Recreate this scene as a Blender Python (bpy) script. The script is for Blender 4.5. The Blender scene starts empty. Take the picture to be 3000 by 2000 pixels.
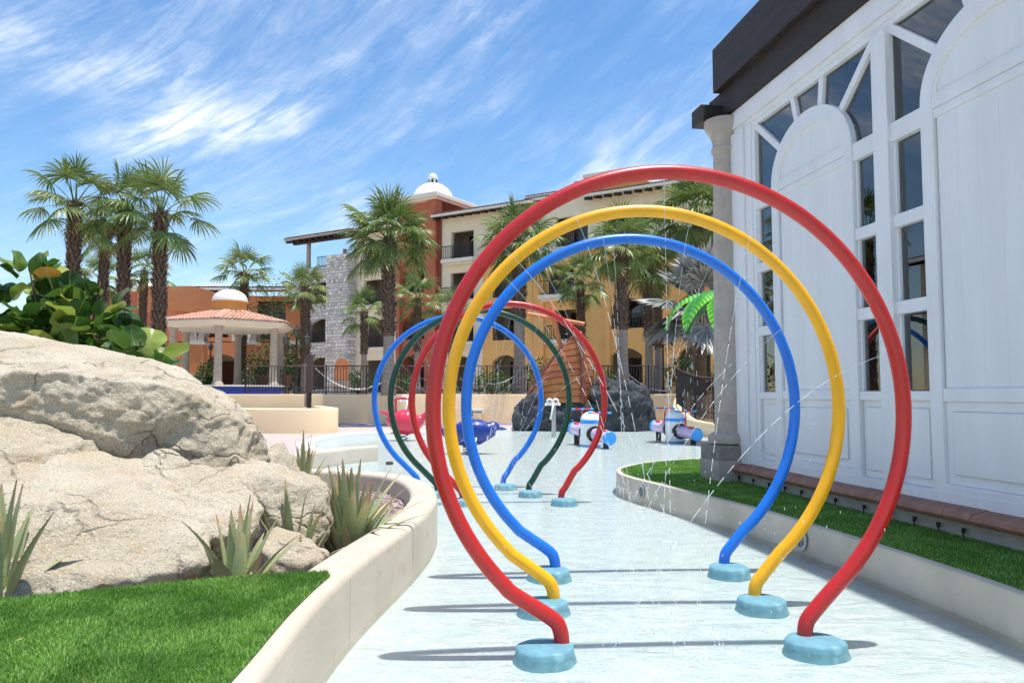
import bpy, bmesh, math, random
import numpy as np
from mathutils import Vector, Matrix, noise as mnoise
from mathutils.geometry import tessellate_polygon

random.seed(7)
RNG = np.random.default_rng(11)
SC = bpy.context.scene
COL = SC.collection
R = math.radians

# ------------------------------------------------------------------ camera
cd = bpy.data.cameras.new('camera'); cam = bpy.data.objects.new('camera', cd); COL.objects.link(cam)
cd.sensor_width = 23.5; cd.lens = 18.0; cd.clip_start = .05; cd.clip_end = 6000
cam.location = (0, 0, 1.45); cam.rotation_euler = (R(90 + 3.86), 0, 0)
SC.camera = cam

# ------------------------------------------------------------------ light
SUN = Vector((0.176, -0.05, 1.0)).normalized()          # towards the sun
ld = bpy.data.lights.new('sun', 'SUN'); ld.energy = 4.7; ld.angle = R(.9); ld.color = (1.0, .955, .89)
sun = bpy.data.objects.new('sun', ld); COL.objects.link(sun)
sun.rotation_euler = (-SUN).to_track_quat('-Z', 'Y').to_euler(); sun.location = SUN * 60
W = bpy.data.worlds.new('World'); SC.world = W; W.use_nodes = True
nt = W.node_tree; nt.nodes.clear(); N = nt.nodes.new; L = nt.links.new
def mnode(tree, op, a, b=None, clamp=False):
    n = tree.nodes.new('ShaderNodeMath'); n.operation = op; n.use_clamp = clamp
    for i, v in enumerate((a, b)):
        if v is None: continue
        if isinstance(v, (int, float)): n.inputs[i].default_value = v
        else: tree.links.new(v, n.inputs[i])
    return n.outputs[0]
out = N('ShaderNodeOutputWorld'); bg = N('ShaderNodeBackground'); L(bg.outputs[0], out.inputs[0])
sky = N('ShaderNodeTexSky'); sky.sky_type = 'NISHITA'; sky.sun_disc = False
sky.sun_elevation = math.asin(SUN.z); sky.sun_rotation = math.atan2(SUN.x, SUN.y)
sky.air_density = 1.15; sky.dust_density = .25; sky.ozone_density = 3.2; sky.altitude = 0
bg.inputs[1].default_value = .145
hs = N('ShaderNodeHueSaturation'); hs.inputs['Saturation'].default_value = 1.22; L(sky.outputs[0], hs.inputs['Color'])
# cirrus streaks on a flat layer high above: direction / height
tc = N('ShaderNodeTexCoord'); sx = N('ShaderNodeSeparateXYZ'); L(tc.outputs['Generated'], sx.inputs[0])
zz = mnode(nt, 'ADD', mnode(nt, 'MAXIMUM', sx.outputs[2], 0.0), .16)
cx = N('ShaderNodeCombineXYZ')                       # gently flattened dome coordinates: streaks rise to the right as seen over the pool
L(mnode(nt, 'MULTIPLY', sx.outputs[0], 1.0), cx.inputs[0]); L(mnode(nt, 'MULTIPLY', sx.outputs[1], .6), cx.inputs[1]); L(mnode(nt, 'DIVIDE', sx.outputs[2], mnode(nt, 'ADD', zz, .55)), cx.inputs[2])
def cloud_layer(rot, scl, loc, nscale, detail, rough, dist, lo, hi):
    mp = N('ShaderNodeMapping'); L(cx.outputs[0], mp.inputs[0])
    mp.vector_type = 'TEXTURE'; mp.inputs['Rotation'].default_value = (0, R(rot), 0); mp.inputs['Scale'].default_value = scl; mp.inputs['Location'].default_value = loc
    wn = N('ShaderNodeTexNoise'); wn.inputs['Scale'].default_value = nscale * .45; wn.inputs['Detail'].default_value = 3
    L(mp.outputs[0], wn.inputs['Vector'])
    wa = N('ShaderNodeVectorMath'); wa.operation = 'MULTIPLY_ADD'; wa.inputs[1].default_value = (dist, dist, dist)
    L(wn.outputs['Color'], wa.inputs[0]); L(mp.outputs[0], wa.inputs[2])
    n = N('ShaderNodeTexNoise'); n.inputs['Scale'].default_value = nscale; n.inputs['Detail'].default_value = detail
    n.inputs['Roughness'].default_value = rough; L(wa.outputs[0], n.inputs['Vector'])
    mr = N('ShaderNodeMapRange'); mr.inputs[1].default_value = lo; mr.inputs[2].default_value = hi; mr.interpolation_type = 'SMOOTHSTEP'
    L(n.outputs[0], mr.inputs[0]); return mr.outputs[0]
streak = cloud_layer(-12, (.95, .8, .22), (.1, 0, .05), 2.6, 12, .64, .85, .43, .72)
fine = cloud_layer(-24, (.40, .4, .055), (.3, 0, .3), 2.6, 12, .72, .75, .36, .70)
patch = cloud_layer(-8, (.8, .8, .33), (.45, 0, .1), 1.9, 5, .55, .4, .38, .60)
cl = mnode(nt, 'MULTIPLY', mnode(nt, 'MULTIPLY', mnode(nt, 'ADD', streak, .22), mnode(nt, 'ADD', fine, .14)), mnode(nt, 'ADD', patch, .18))
cl = mnode(nt, 'MULTIPLY', cl, 1.0, True)
cl = mnode(nt, 'MULTIPLY', cl, .84)
mx = N('ShaderNodeMix'); mx.data_type = 'RGBA'; L(cl, mx.inputs['Factor']); L(hs.outputs[0], mx.inputs['A'])
mx.inputs['B'].default_value = (6.6, 6.9, 7.3, 1); L(mx.outputs['Result'], bg.inputs[0])
SC.view_settings.view_transform = 'Standard'; SC.view_settings.look = 'None'; SC.view_settings.exposure = .36; SC.view_settings.gamma = 1
SC.render.engine = 'CYCLES'; SC.cycles.max_bounces = 10; SC.cycles.transparent_max_bounces = 24

# ------------------------------------------------------------------ helpers
class MB:
    def __init__(s): s.v = []; s.f = []
    def add(s, vs, fs):
        b = len(s.v); s.v += [tuple(p) for p in vs]; s.f += [tuple(b + i for i in f) for f in fs]; return s
    def box(s, x0, x1, y0, y1, z0, z1):
        vs = [(x, y, z) for z in (z0, z1) for y in (y0, y1) for x in (x0, x1)]
        return s.add(vs, [(0, 2, 3, 1), (4, 5, 7, 6), (0, 1, 5, 4), (2, 6, 7, 3), (0, 4, 6, 2), (1, 3, 7, 5)])
    def prism(s, poly, z0, z1):                       # xy outline, extruded in z
        n = len(poly); vs = [(x, y, z0) for x, y in poly] + [(x, y, z1) for x, y in poly]
        fs = [tuple(range(n - 1, -1, -1)), tuple(range(n, 2 * n))] + [(i, (i + 1) % n, n + (i + 1) % n, n + i) for i in range(n)]
        return s.add(vs, fs)
    def slab(s, poly, y0, y1):                        # xz outline, extruded in y (y0 is the front)
        n = len(poly); vs = [(x, y0, z) for x, z in poly] + [(x, y1, z) for x, z in poly]
        fs = [tuple(range(n)), tuple(range(2 * n - 1, n - 1, -1))] + [(i, n + i, n + (i + 1) % n, (i + 1) % n) for i in range(n)]
        return s.add(vs, fs)
    def loop2(s, a, b, y0, y1):                       # ring between two xz outlines of equal length, extruded in y
        n = len(a); vs = [(x, y0, z) for x, z in a] + [(x, y0, z) for x, z in b] + [(x, y1, z) for x, z in a] + [(x, y1, z) for x, z in b]
        fs = []
        for i in range(n):
            j = (i + 1) % n
            fs += [(i, j, n + j, n + i), (2 * n + i, 3 * n + i, 3 * n + j, 2 * n + j), (i, 2 * n + i, 2 * n + j, j), (n + i, n + j, 3 * n + j, 3 * n + i)]
        return s.add(vs, fs)
    def lathe(s, prof, seg=24, c=(0, 0), closed=True):
        b = len(s.v); n = len(prof)
        for r, z in prof:
            for k in range(seg):
                a = 2 * math.pi * k / seg; s.v.append((c[0] + r * math.cos(a), c[1] + r * math.sin(a), z))
        for i in range(n - 1):
            for k in range(seg):
                k2 = (k + 1) % seg; s.f.append((b + i * seg + k, b + i * seg + k2, b + (i + 1) * seg + k2, b + (i + 1) * seg + k))
        if closed:
            s.f.append(tuple(b + k for k in range(seg - 1, -1, -1))); s.f.append(tuple(b + (n - 1) * seg + k for k in range(seg)))
        return s
    def tube(s, path, rad, seg=8, cap=True, sq=(1, 1)):
        P = [Vector(p) for p in path]; n = len(P)
        rads = list(rad) if isinstance(rad, (list, tuple, np.ndarray)) else [rad] * n
        b = len(s.v); T0 = (P[1] - P[0]).normalized()
        ref = Vector((0, 0, 1)) if abs(T0.z) < .9 else Vector((0, 1, 0))
        U = T0.cross(ref).normalized()
        for i in range(n):
            T = (P[min(i + 1, n - 1)] - P[max(i - 1, 0)]).normalized()
            U = (U - T * U.dot(T)).normalized(); Vv = T.cross(U)
            for k in range(seg):
                a = 2 * math.pi * k / seg; q = P[i] + (U * math.cos(a) * sq[0] + Vv * math.sin(a) * sq[1]) * rads[i]; s.v.append(tuple(q))
        for i in range(n - 1):
            for k in range(seg):
                k2 = (k + 1) % seg; s.f.append((b + i * seg + k, b + i * seg + k2, b + (i + 1) * seg + k2, b + (i + 1) * seg + k))
        if cap:
            s.f.append(tuple(b + k for k in range(seg - 1, -1, -1))); s.f.append(tuple(b + (n - 1) * seg + k for k in range(seg)))
        return s
    def bar(s, a, b, w, h=None):
        a = Vector(a); b = Vector(b); h = h or w; T = (b - a).normalized()
        ref = Vector((0, 0, 1)) if abs(T.z) < .95 else Vector((0, 1, 0))
        U = T.cross(ref).normalized() * w / 2; Vv = T.cross(U).normalized() * h / 2
        vs = [p + U * x + Vv * y for p in (a, b) for x, y in ((-1, -1), (1, -1), (1, 1), (-1, 1))]
        return s.add(vs, [(3, 2, 1, 0), (4, 5, 6, 7), (0, 1, 5, 4), (1, 2, 6, 5), (2, 3, 7, 6), (3, 0, 4, 7)])
    def mesh(s, name):
        m = bpy.data.meshes.new(name); m.from_pydata(s.v, [], s.f); m.update(); return m
    def build(s, name, mat, parent=None, smooth=False, bevel=0, fix=False, **kw):
        m = s.mesh(name)
        if fix or bevel:
            bm = bmesh.new(); bm.from_mesh(m); bmesh.ops.recalc_face_normals(bm, faces=bm.faces)
            if bevel: bmesh.ops.bevel(bm, geom=[e for e in bm.edges if len(e.link_faces) == 2 and e.calc_face_angle(0) > .5], offset=bevel, segments=2, affect='EDGES', profile=.6)
            bm.to_mesh(m); bm.free()
        return link(name, m, mat, parent, smooth, **kw)
def link(name, m, mat, parent=None, smooth=False, label=None, cat=None, group=None, kind=None, loc=None):
    o = bpy.data.objects.new(name, m); COL.objects.link(o)
    if mat and not m.materials: m.materials.append(mat)
    if smooth:
        m.polygons.foreach_set('use_smooth', [True] * len(m.polygons))
        if smooth == 'auto': m.set_sharp_from_angle(angle=R(38))
    if parent: o.parent = parent
    if loc: o.location = loc
    tag(o, label, cat, group, kind); return o
def tag(o, label=None, cat=None, group=None, kind=None):
    if label: o['label'] = label
    if cat: o['category'] = cat
    if group: o['group'] = group
    if kind: o['kind'] = kind
    return o
def thing(name, loc, label, cat, group=None, rz=0):
    o = bpy.data.objects.new(name, None); COL.objects.link(o); o.location = loc; o.rotation_euler = (0, 0, rz); o.empty_display_size = .2
    return tag(o, label, cat, group)
def inst(name, m, parent, loc, rot=(0, 0, 0), scl=1.0):
    o = bpy.data.objects.new(name, m); COL.objects.link(o); o.parent = parent; o.location = loc; o.rotation_euler = rot
    o.scale = (scl,) * 3 if isinstance(scl, (int, float)) else scl; return o
def from_np(name, v, f, mat, smooth=False, **kw):
    m = bpy.data.meshes.new(name); nv, nf = len(v), len(f); k = f.shape[1]
    m.vertices.add(nv); m.vertices.foreach_set('co', np.asarray(v, np.float32).ravel())
    m.loops.add(nf * k); m.loops.foreach_set('vertex_index', np.asarray(f, np.int32).ravel())
    m.polygons.add(nf); m.polygons.foreach_set('loop_start', np.arange(0, nf * k, k, dtype=np.int32)); m.polygons.foreach_set('loop_total', np.full(nf, k, np.int32))
    m.update(calc_edges=True)
    return link(name, m, mat, smooth=smooth, **kw)
def smoothpath(pts, n=12):                            # Catmull-Rom through 2-D or 3-D points
    P = [np.array(p, float) for p in pts]; P = [2 * P[0] - P[1]] + P + [2 * P[-1] - P[-2]]; o = []
    for i in range(1, len(P) - 2):
        for k in range(n):
            t = k / n; a, b, c, d = P[i - 1:i + 3]
            o.append(tuple(.5 * ((2 * b) + (c - a) * t + (2 * a - 5 * b + 4 * c - d) * t * t + (3 * b - a - 3 * c + d) * t ** 3)))
    o.append(tuple(P[-2])); return o
def offset_path(path, d):                             # d > 0 : to the left of travel
    o = []
    for i in range(len(path)):
        a = np.array(path[max(i - 1, 0)][:2]); b = np.array(path[min(i + 1, len(path) - 1)][:2]); t = (b - a) / (np.linalg.norm(b - a) + 1e-9)
        o.append((path[i][0] - t[1] * d, path[i][1] + t[0] * d))
    return o
def wall_along(path, thick, z0, ztop, rnd=.03):       # a wall with rounded top edges; ztop is a number or one per point; body to the LEFT of the path
    n = len(path); zt = [ztop] * n if isinstance(ztop, (int, float)) else ztop
    prof = [(0, None)] + [(rnd - rnd * math.cos(a), -rnd + rnd * math.sin(a)) for a in (0, .5, 1.05, math.pi / 2)]
    prof += [(thick - x, z) for x, z in reversed(prof[1:])] + [(thick, None)]
    mb = MB(); k = len(prof)
    for j, (d, dz) in enumerate(prof):
        q = offset_path(path, d)
        for i in range(n): mb.v.append((q[i][0], q[i][1], z0 if dz is None else zt[i] + dz))
    for j in range(k - 1):
        for i in range(n - 1): mb.f.append((j * n + i, j * n + i + 1, (j + 1) * n + i + 1, (j + 1) * n + i))
    mb.f.append(tuple(j * n for j in range(k))); mb.f.append(tuple(j * n + n - 1 for j in range(k - 1, -1, -1)))
    return mb
def poly_sheet(name, outer, holes, z, mat, **kw):
    loops = [[Vector((x, y, z)) for x, y in outer]] + [[Vector((x, y, z)) for x, y in h] for h in holes]
    tri = tessellate_polygon(loops); vs = [tuple(p) for l in loops for p in l]; fs = []
    for t in tri:
        a, b, c = (Vector(vs[i]) for i in t)
        fs.append(tuple(t) if (b - a).cross(c - a).z > 0 else tuple(reversed(t)))
    m = bpy.data.meshes.new(name); m.from_pydata(vs, [], fs); m.update(); return link(name, m, mat, **kw)

# vectorised value noise for sculpted rock
_perm = RNG.random(65536).astype(np.float32)
def vnoise(p):
    i = np.floor(p).astype(np.int64); f = p - i; f = f * f * (3 - 2 * f); o = 0
    for dx in (0, 1):
        for dy in (0, 1):
            for dz in (0, 1):
                h = ((i[:, 0] + dx) * 73856093 ^ (i[:, 1] + dy) * 19349663 ^ (i[:, 2] + dz) * 83492791) & 65535
                w = (f[:, 0] if dx else 1 - f[:, 0]) * (f[:, 1] if dy else 1 - f[:, 1]) * (f[:, 2] if dz else 1 - f[:, 2])
                o = o + w * _perm[h]
    return o * 2 - 1
def fbm(p, oct=4):
    o = 0; a = 1
    for k in range(oct): o = o + a * vnoise(p * 2 ** k + 17.3 * k); a *= .5
    return o

# ------------------------------------------------------------------ materials
MATS = {}
def mat(name, col, rough=.6, var=0.0, vscale=4.0, bump=0.0, bscale=30.0, metal=0.0, col2=None, stretch=(1, 1, 1), objrand=0.0, spec=.5, coat=0, detail=5, transl=0, coords='Object', bdist=.02, speck=None):
    if name in MATS: return MATS[name]
    m = bpy.data.materials.new(name); m.use_nodes = True; t = m.node_tree; b = t.nodes['Principled BSDF']
    b.inputs['Roughness'].default_value = rough; b.inputs['Metallic'].default_value = metal; b.inputs['Specular IOR Level'].default_value = spec
    if coat: b.inputs['Coat Weight'].default_value = coat; b.inputs['Coat Roughness'].default_value = .08
    c = None; col = tuple(col) + (1,); tcn = t.nodes.new('ShaderNodeTexCoord'); mp = t.nodes.new('ShaderNodeMapping'); mp.inputs['Scale'].default_value = stretch
    t.links.new(tcn.outputs[coords], mp.inputs[0])
    if var or col2:
        n = t.nodes.new('ShaderNodeTexNoise'); n.inputs['Scale'].default_value = vscale; n.inputs['Detail'].default_value = detail; n.inputs['Roughness'].default_value = .6
        t.links.new(mp.outputs[0], n.inputs['Vector'])
        r = t.nodes.new('ShaderNodeMapRange'); r.inputs[1].default_value = .32; r.inputs[2].default_value = .68; t.links.new(n.outputs[0], r.inputs[0])
        mxx = t.nodes.new('ShaderNodeMix'); mxx.data_type = 'RGBA'; t.links.new(r.outputs[0], mxx.inputs['Factor'])
        c2 = tuple(col2) + (1,) if col2 else tuple(max(0, x * (1 - var)) for x in col[:3]) + (1,)
        c1 = col if col2 else tuple(min(1, x * (1 + var * .6)) for x in col[:3]) + (1,)
        mxx.inputs['A'].default_value = c1; mxx.inputs['B'].default_value = c2; c = mxx.outputs['Result']
    if speck:                                          # (scale, colour, threshold)
        n = t.nodes.new('ShaderNodeTexNoise'); n.inputs['Scale'].default_value = speck[0]; n.inputs['Detail'].default_value = 2; t.links.new(mp.outputs[0], n.inputs['Vector'])
        r = t.nodes.new('ShaderNodeMapRange'); r.inputs[1].default_value = speck[2]; r.inputs[2].default_value = speck[2] + .08; t.links.new(n.outputs[0], r.inputs[0])
        mxx = t.nodes.new('ShaderNodeMix'); mxx.data_type = 'RGBA'; t.links.new(r.outputs[0], mxx.inputs['Factor'])
        if c: t.links.new(c, mxx.inputs['A'])
        else: mxx.inputs['A'].default_value = col
        mxx.inputs['B'].default_value = tuple(speck[1]) + (1,); c = mxx.outputs['Result']
    if objrand:
        oi = t.nodes.new('ShaderNodeObjectInfo'); h = t.nodes.new('ShaderNodeHueSaturation')
        h.inputs['Hue'].default_value = .5
        t.links.new(mnode(t, 'ADD', mnode(t, 'MULTIPLY', oi.outputs['Random'], objrand), 1 - objrand * .5), h.inputs['Value'])
        t.links.new(mnode(t, 'ADD', mnode(t, 'MULTIPLY', oi.outputs['Random'], objrand * .08), .5 - objrand * .04), h.inputs['Hue'])
        if c: t.links.new(c, h.inputs['Color'])
        else: h.inputs['Color'].default_value = col
        c = h.outputs[0]
    if c: t.links.new(c, b.inputs['Base Color'])
    else: b.inputs['Base Color'].default_value = col
    if bump:
        n = t.nodes.new('ShaderNodeTexNoise'); n.inputs['Scale'].default_value = bscale; n.inputs['Detail'].default_value = 6; n.inputs['Roughness'].default_value = .65
        t.links.new(mp.outputs[0], n.inputs['Vector'])
        bp = t.nodes.new('ShaderNodeBump'); bp.inputs['Strength'].default_value = bump; bp.inputs['Distance'].default_value = bdist
        t.links.new(n.outputs[0], bp.inputs['Height']); t.links.new(bp.outputs[0], b.inputs['Normal'])
    if transl:
        tr = t.nodes.new('ShaderNodeBsdfTranslucent'); ms = t.nodes.new('ShaderNodeMixShader'); ms.inputs[0].default_value = transl
        if c: t.links.new(c, tr.inputs[0])
        else: tr.inputs[0].default_value = col
        o = t.nodes['Material Output']; t.links.new(b.outputs[0], ms.inputs[1]); t.links.new(tr.outputs[0], ms.inputs[2]); t.links.new(ms.outputs[0], o.inputs[0])
    MATS[name] = m; return m
def glass(name, tint=(.82, .86, .88), gl=1.0, ior=1.6):      # thin pane: clear body, mirror-like at a glance
    if name in MATS: return MATS[name]
    m = bpy.data.materials.new(name); m.use_nodes = True; t = m.node_tree; t.nodes.clear()
    o = t.nodes.new('ShaderNodeOutputMaterial'); a = t.nodes.new('ShaderNodeBsdfTransparent'); g = t.nodes.new('ShaderNodeBsdfGlossy'); ms = t.nodes.new('ShaderNodeMixShader'); fr = t.nodes.new('ShaderNodeFresnel')
    a.inputs[0].default_value = tuple(tint) + (1,); g.inputs['Roughness'].default_value = .01; fr.inputs[0].default_value = ior
    t.links.new(mnode(t, 'MULTIPLY', fr.outputs[0], gl, True), ms.inputs[0]); t.links.new(a.outputs[0], ms.inputs[1]); t.links.new(g.outputs[0], ms.inputs[2]); t.links.new(ms.outputs[0], o.inputs[0])
    MATS[name] = m; return m
# ================================================================== THE SETTING
M_plaster_w = mat('cream_plaster', (.54, .475, .38), .75, .10, 1.6, .12, 40, speck=(5.5, (.49, .42, .32), .60))
M_plaster_g = mat('weathered_plaster', (.56, .49, .39), .8, .20, 1.6, .2, 55)
M_beige = mat('beige_stucco', (.92, .70, .43), .85, .06, .7, .15, 90)
M_deck = mat('pink_stone_paving', (.47, .385, .345), .8, .12, 3.0, .15, 60)
M_white = mat('white_plaster', (.74, .73, .70), .7, .05, 3, .08, 40)
M_floor = mat('pale_blue_plaster_painted_caustics', (.455, .52, .515), .7, .0, 7.0, .08, 30, col2=(.62, .64, .625), detail=12, speck=(38, (.465, .53, .54), .54))  # plaster mottling; patches and grain also paint the water's caustic light into the colour
M_soil = mat('dry_soil', (.33, .26, .2), .95, .3, 12, .6, 60)
M_ground = mat('dry_ground', (.34, .29, .22), .95, .2, .3)
M_terrace = mat('terrace_paving', (.50, .42, .34), .85, .15, .8, .1, 20)

poly_sheet('ground', [(-3000, -3000), (3000, -3000), (3000, 3000), (-3000, 3000)], [], -.6, M_ground, kind='structure')
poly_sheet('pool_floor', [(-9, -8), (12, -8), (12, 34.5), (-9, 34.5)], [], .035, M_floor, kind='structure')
def water_mat():
    m = bpy.data.materials.new('shallow_water'); m.use_nodes = True; t = m.node_tree; t.nodes.clear(); n = t.nodes.new; l = t.links.new
    o = n('ShaderNodeOutputMaterial'); a = n('ShaderNodeBsdfTransparent'); g = n('ShaderNodeBsdfGlossy'); ms = n('ShaderNodeMixShader'); fr = n('ShaderNodeFresnel')
    a.inputs[0].default_value = (.935, .975, .975, 1); g.inputs['Roughness'].default_value = .04; fr.inputs[0].default_value = 1.33
    tcn = n('ShaderNodeTexCoord'); mp = n('ShaderNodeMapping'); mp.inputs['Scale'].default_value = (.55, 1.25, 1); l(tcn.outputs['Object'], mp.inputs[0])
    n1 = n('ShaderNodeTexNoise'); n1.inputs['Scale'].default_value = 3.6; n1.inputs['Detail'].default_value = 7; n1.inputs['Distortion'].default_value = .8; l(mp.outputs[0], n1.inputs['Vector'])
    n2 = n('ShaderNodeTexNoise'); n2.inputs['Scale'].default_value = 40; n2.inputs['Detail'].default_value = 4; n2.inputs['Distortion'].default_value = 1.2; l(tcn.outputs['Object'], n2.inputs['Vector'])
    h = mnode(t, 'ADD', mnode(t, 'MULTIPLY', n1.outputs[0], 1.0), mnode(t, 'MULTIPLY', n2.outputs[0], .30))
    bp = n('ShaderNodeBump'); bp.inputs['Strength'].default_value = .75; bp.inputs['Distance'].default_value = .05; l(h, bp.inputs['Height'])
    l(bp.outputs[0], fr.inputs[1]); l(bp.outputs[0], g.inputs['Normal']); l(fr.outputs[0], ms.inputs[0]); l(a.outputs[0], ms.inputs[1]); l(g.outputs[0], ms.inputs[2]); l(ms.outputs[0], o.inputs[0])
    return m
poly_sheet('water', [(-8.8, -7.8), (11.8, -7.8), (11.8, 34.3), (-8.8, 34.3)], [], .083, water_mat(), kind='structure')

# deck around the pool, with the pool left open
pool_edge = smoothpath([(-9.5, -9), (-9.5, 6), (-8.6, 10.6), (-6.2, 12.4), (-4.6, 13.6), (-3.7, 15.2), (-3.6, 17.2), (-4.9, 19.8), (-5.5, 22.0), (-5.72, 24.3), (-5.6, 26.2), (-4.9, 27.8), (-2.6, 28.5), (-.3, 30.2), (1.2, 32.2), (4.0, 32.4), (6.3, 31.0), (6.55, 28), (6.9, 25.5), (8.0, 22), (11.6, 19), (11.9, 10), (11.9, -9)], 8)
poly_sheet('deck', [(-60, -9), (-60, 36), (60, 36), (60, -9)], [[p[:2] for p in pool_edge]], .105, M_deck, kind='structure')
# pale coping along the curved edge
cop = [p[:2] for p in pool_edge][28:136]
wall_along(cop, .45, -.13, .13, .02).build('pool_coping', M_white, kind='structure', smooth='auto')
# raised terrace that carries the hotel gardens
tb = MB(); tb.prism([(-160, 35.75), (8.6, 35.75), (8.3, 32.4), (9.5, 26), (14, 22), (60, 20), (160, 20), (160, 260), (-160, 260)], -.5, 1.40)
tb.build('terrace', M_terrace, kind='structure')

# ---- beige walls
bw = [p for p in smoothpath([(-40, 35.4), (-20, 35.4), (-8, 35.4), (0, 35.35), (4.5, 35.2), (6.5, 34.4), (7.05, 32.6)], 10)]
b = wall_along([p[:2] for p in bw], .35, -.3, 1.46, .03)
o = b.build('retaining_wall', M_beige, smooth='auto', label='long beige stucco wall carrying the iron fence behind the pool', cat='wall')
mb = MB(); mb.tube([(x, y - .42, .11) for x, y in [(-40, 35.4), (-8, 35.4), (0, 35.35), (4.0, 35.25)]], .05, 6); mb.build('tile_edge', mat('blue_edge_tile', (.16, .2, .5), .3), o)
mb = MB(); mb.box(-40, 4.2, 34.62, 35.36, .0, .10); mb.build('step', M_deck, o, loc=(0, 0, .02))
rwp = [p[:2] for p in smoothpath([(7.05, 32.55), (6.7, 31.2), (6.62, 29.4), (6.75, 27.2), (7.2, 25), (8.3, 22.6), (10.5, 20.4)], 8)]
zt = list(np.interp(np.arange(len(rwp)), [0, 8, 20, len(rwp) - 1], [1.3, .98, .55, .30]))
b = wall_along(list(reversed(rwp)), .3, -.3, list(reversed(zt)), .03)
b.build('garden_wall', M_beige, smooth='auto', label='low beige wall sloping down to the right behind the seesaws', cat='wall')
lw = [p[:2] for p in smoothpath([(-8.6, 33.9), (-7.2, 30.2), (-6.55, 28.2), (-6.75, 27.55), (-7.5, 27.4), (-9.0, 28.0), (-11, 29.3), (-14, 31.2), (-19, 34)], 8)]
b = wall_along(lw, .32, .0, .97, .06)
o = b.build('planter_wall', M_beige, smooth='auto', label='low beige curved planter wall with rounded corner behind the boulders', cat='wall')
mb = MB(); mb.tube([(-8.55, 27.72, .42), (-8.58, 27.66, .42)], .045, 12); mb.build('wall_light', M_white, o)
poly_sheet('planter_soil', lw + [(-19, 35), (-8.6, 35)], [], .8, M_soil, kind='structure')
# short white wall end in the water
ww = [p[:2] for p in smoothpath([(-2.86, 16.85), (-3.25, 16.3), (-3.55, 15.4), (-3.95, 14.5), (-4.7, 13.5), (-6.2, 12.5), (-8.2, 11.6)], 8)]
b = wall_along(list(reversed(ww)), .30, -.13, .36, .05)
b.build('pool_wall', M_plaster_w, smooth='auto', label='short curved white wall ending in the water beyond the agaves', cat='wall')

# ---- left planter wall
lp = [p[:2] for p in smoothpath([(-.86, -.6), (-.87, 1.2), (-.88, 2.7), (-.915, 3.6), (-.905, 4.3), (-.85, 5.0), (-.745, 6.0), (-.695, 6.9), (-.745, 7.9), (-.97, 8.95), (-1.36, 9.75), (-1.95, 10.25), (-2.9, 10.6), (-4.5, 10.85), (-8.5, 10.95)], 10)]
b = wall_along(lp, .27, -.2, .47, .045)
lwall = b.build('planter_wall', M_plaster_w, smooth='auto', label='cream curved planter wall between the lawn and the near pool', cat='wall')
for jx, jy in ((-.9005, 4.43), (-.882, 1.9)): MB().box(jx - .004, jx + .003, jy, jy + .006, -.1, .43).build('expansion_joint', mat('joint_sealant', (.36, .31, .25), .9), lwall)
inner = offset_path(lp, .262)
soil = inner[35:] + [(-8.5, 3.6)]
poly_sheet('planter_soil', [p for p in inner if p[1] > 3.7 or p[0] < -2] + [(-9.4, 10.5), (-9.4, 3.3)], [], .25, M_soil, kind='structure')

# ---- lawn: backing sheet and blades
M_turfbase = mat('turf_backing', (.05, .12, .02), .95, .3, 20)
lawn_edge_x = lambda y: np.interp(y, [p[1] for p in inner if p[0] > -1.25 and p[1] < 6], [p[0] for p in inner if p[0] > -1.25 and p[1] < 6])
turf_edge = offset_path(lp, .075)
lawn = [(-4.6, -.6)] + [p for p in turf_edge if p[1] < 4.35 and p[0] > -1.5] + [(-1.02, 4.41), (-1.2, 4.38), (-1.75, 4.15), (-2.4, 3.83), (-3.2, 3.45), (-4.6, 2.9)]
poly_sheet('lawn', lawn, [], .475, M_turfbase, kind='structure')
def inside(px, py, poly):
    c = np.zeros(len(px), bool); n = len(poly)
    for i in range(n):
        x0, y0 = poly[i]; x1, y1 = poly[(i + 1) % n]
        if y0 == y1: continue
        t = (y0 > py) != (y1 > py); c ^= t & (px < (x1 - x0) * (py - y0) / (y1 - y0) + x0)
    return c
def grass_mat(name, c1, c2, c3):
    m = bpy.data.materials.new(name); m.use_nodes = True; t = m.node_tree; b = t.nodes['Principled BSDF']; n = t.nodes.new; l = t.links.new
    g = n('ShaderNodeNewGeometry'); r = n('ShaderNodeValToRGB'); l(g.outputs['Random Per Island'], r.inputs[0])
    e = r.color_ramp.elements; e[0].color = c1 + (1,); e[1].color = c3 + (1,); q = e.new(.55); q.color = c2 + (1,)
    tcn = n('ShaderNodeTexCoord'); nn = n('ShaderNodeTexNoise'); nn.inputs['Scale'].default_value = 3.2; nn.inputs['Detail'].default_value = 3; l(tcn.outputs['Object'], nn.inputs['Vector'])
    h = n('ShaderNodeHueSaturation'); l(r.outputs[0], h.inputs['Color']); l(mnode(t, 'ADD', mnode(t, 'MULTIPLY', nn.outputs[0], .9), .55), h.inputs['Value'])
    l(h.outputs[0], b.inputs['Base Color']); b.inputs['Roughness'].default_value = .45; b.inputs['Specular IOR Level'].default_value = .35
    tr = n('ShaderNodeBsdfTranslucent'); l(h.outputs[0], tr.inputs[0]); ms = n('ShaderNodeMixShader'); ms.inputs[0].default_value = .3
    l(b.outputs[0], ms.inputs[1]); l(tr.outputs[0], ms.inputs[2]); l(ms.outputs[0], t.nodes['Material Output'].inputs[0]); return m
M_grass = grass_mat('turf_blades', (.085, .22, .016), (.185, .40, .05), (.41, .60, .18))
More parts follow.
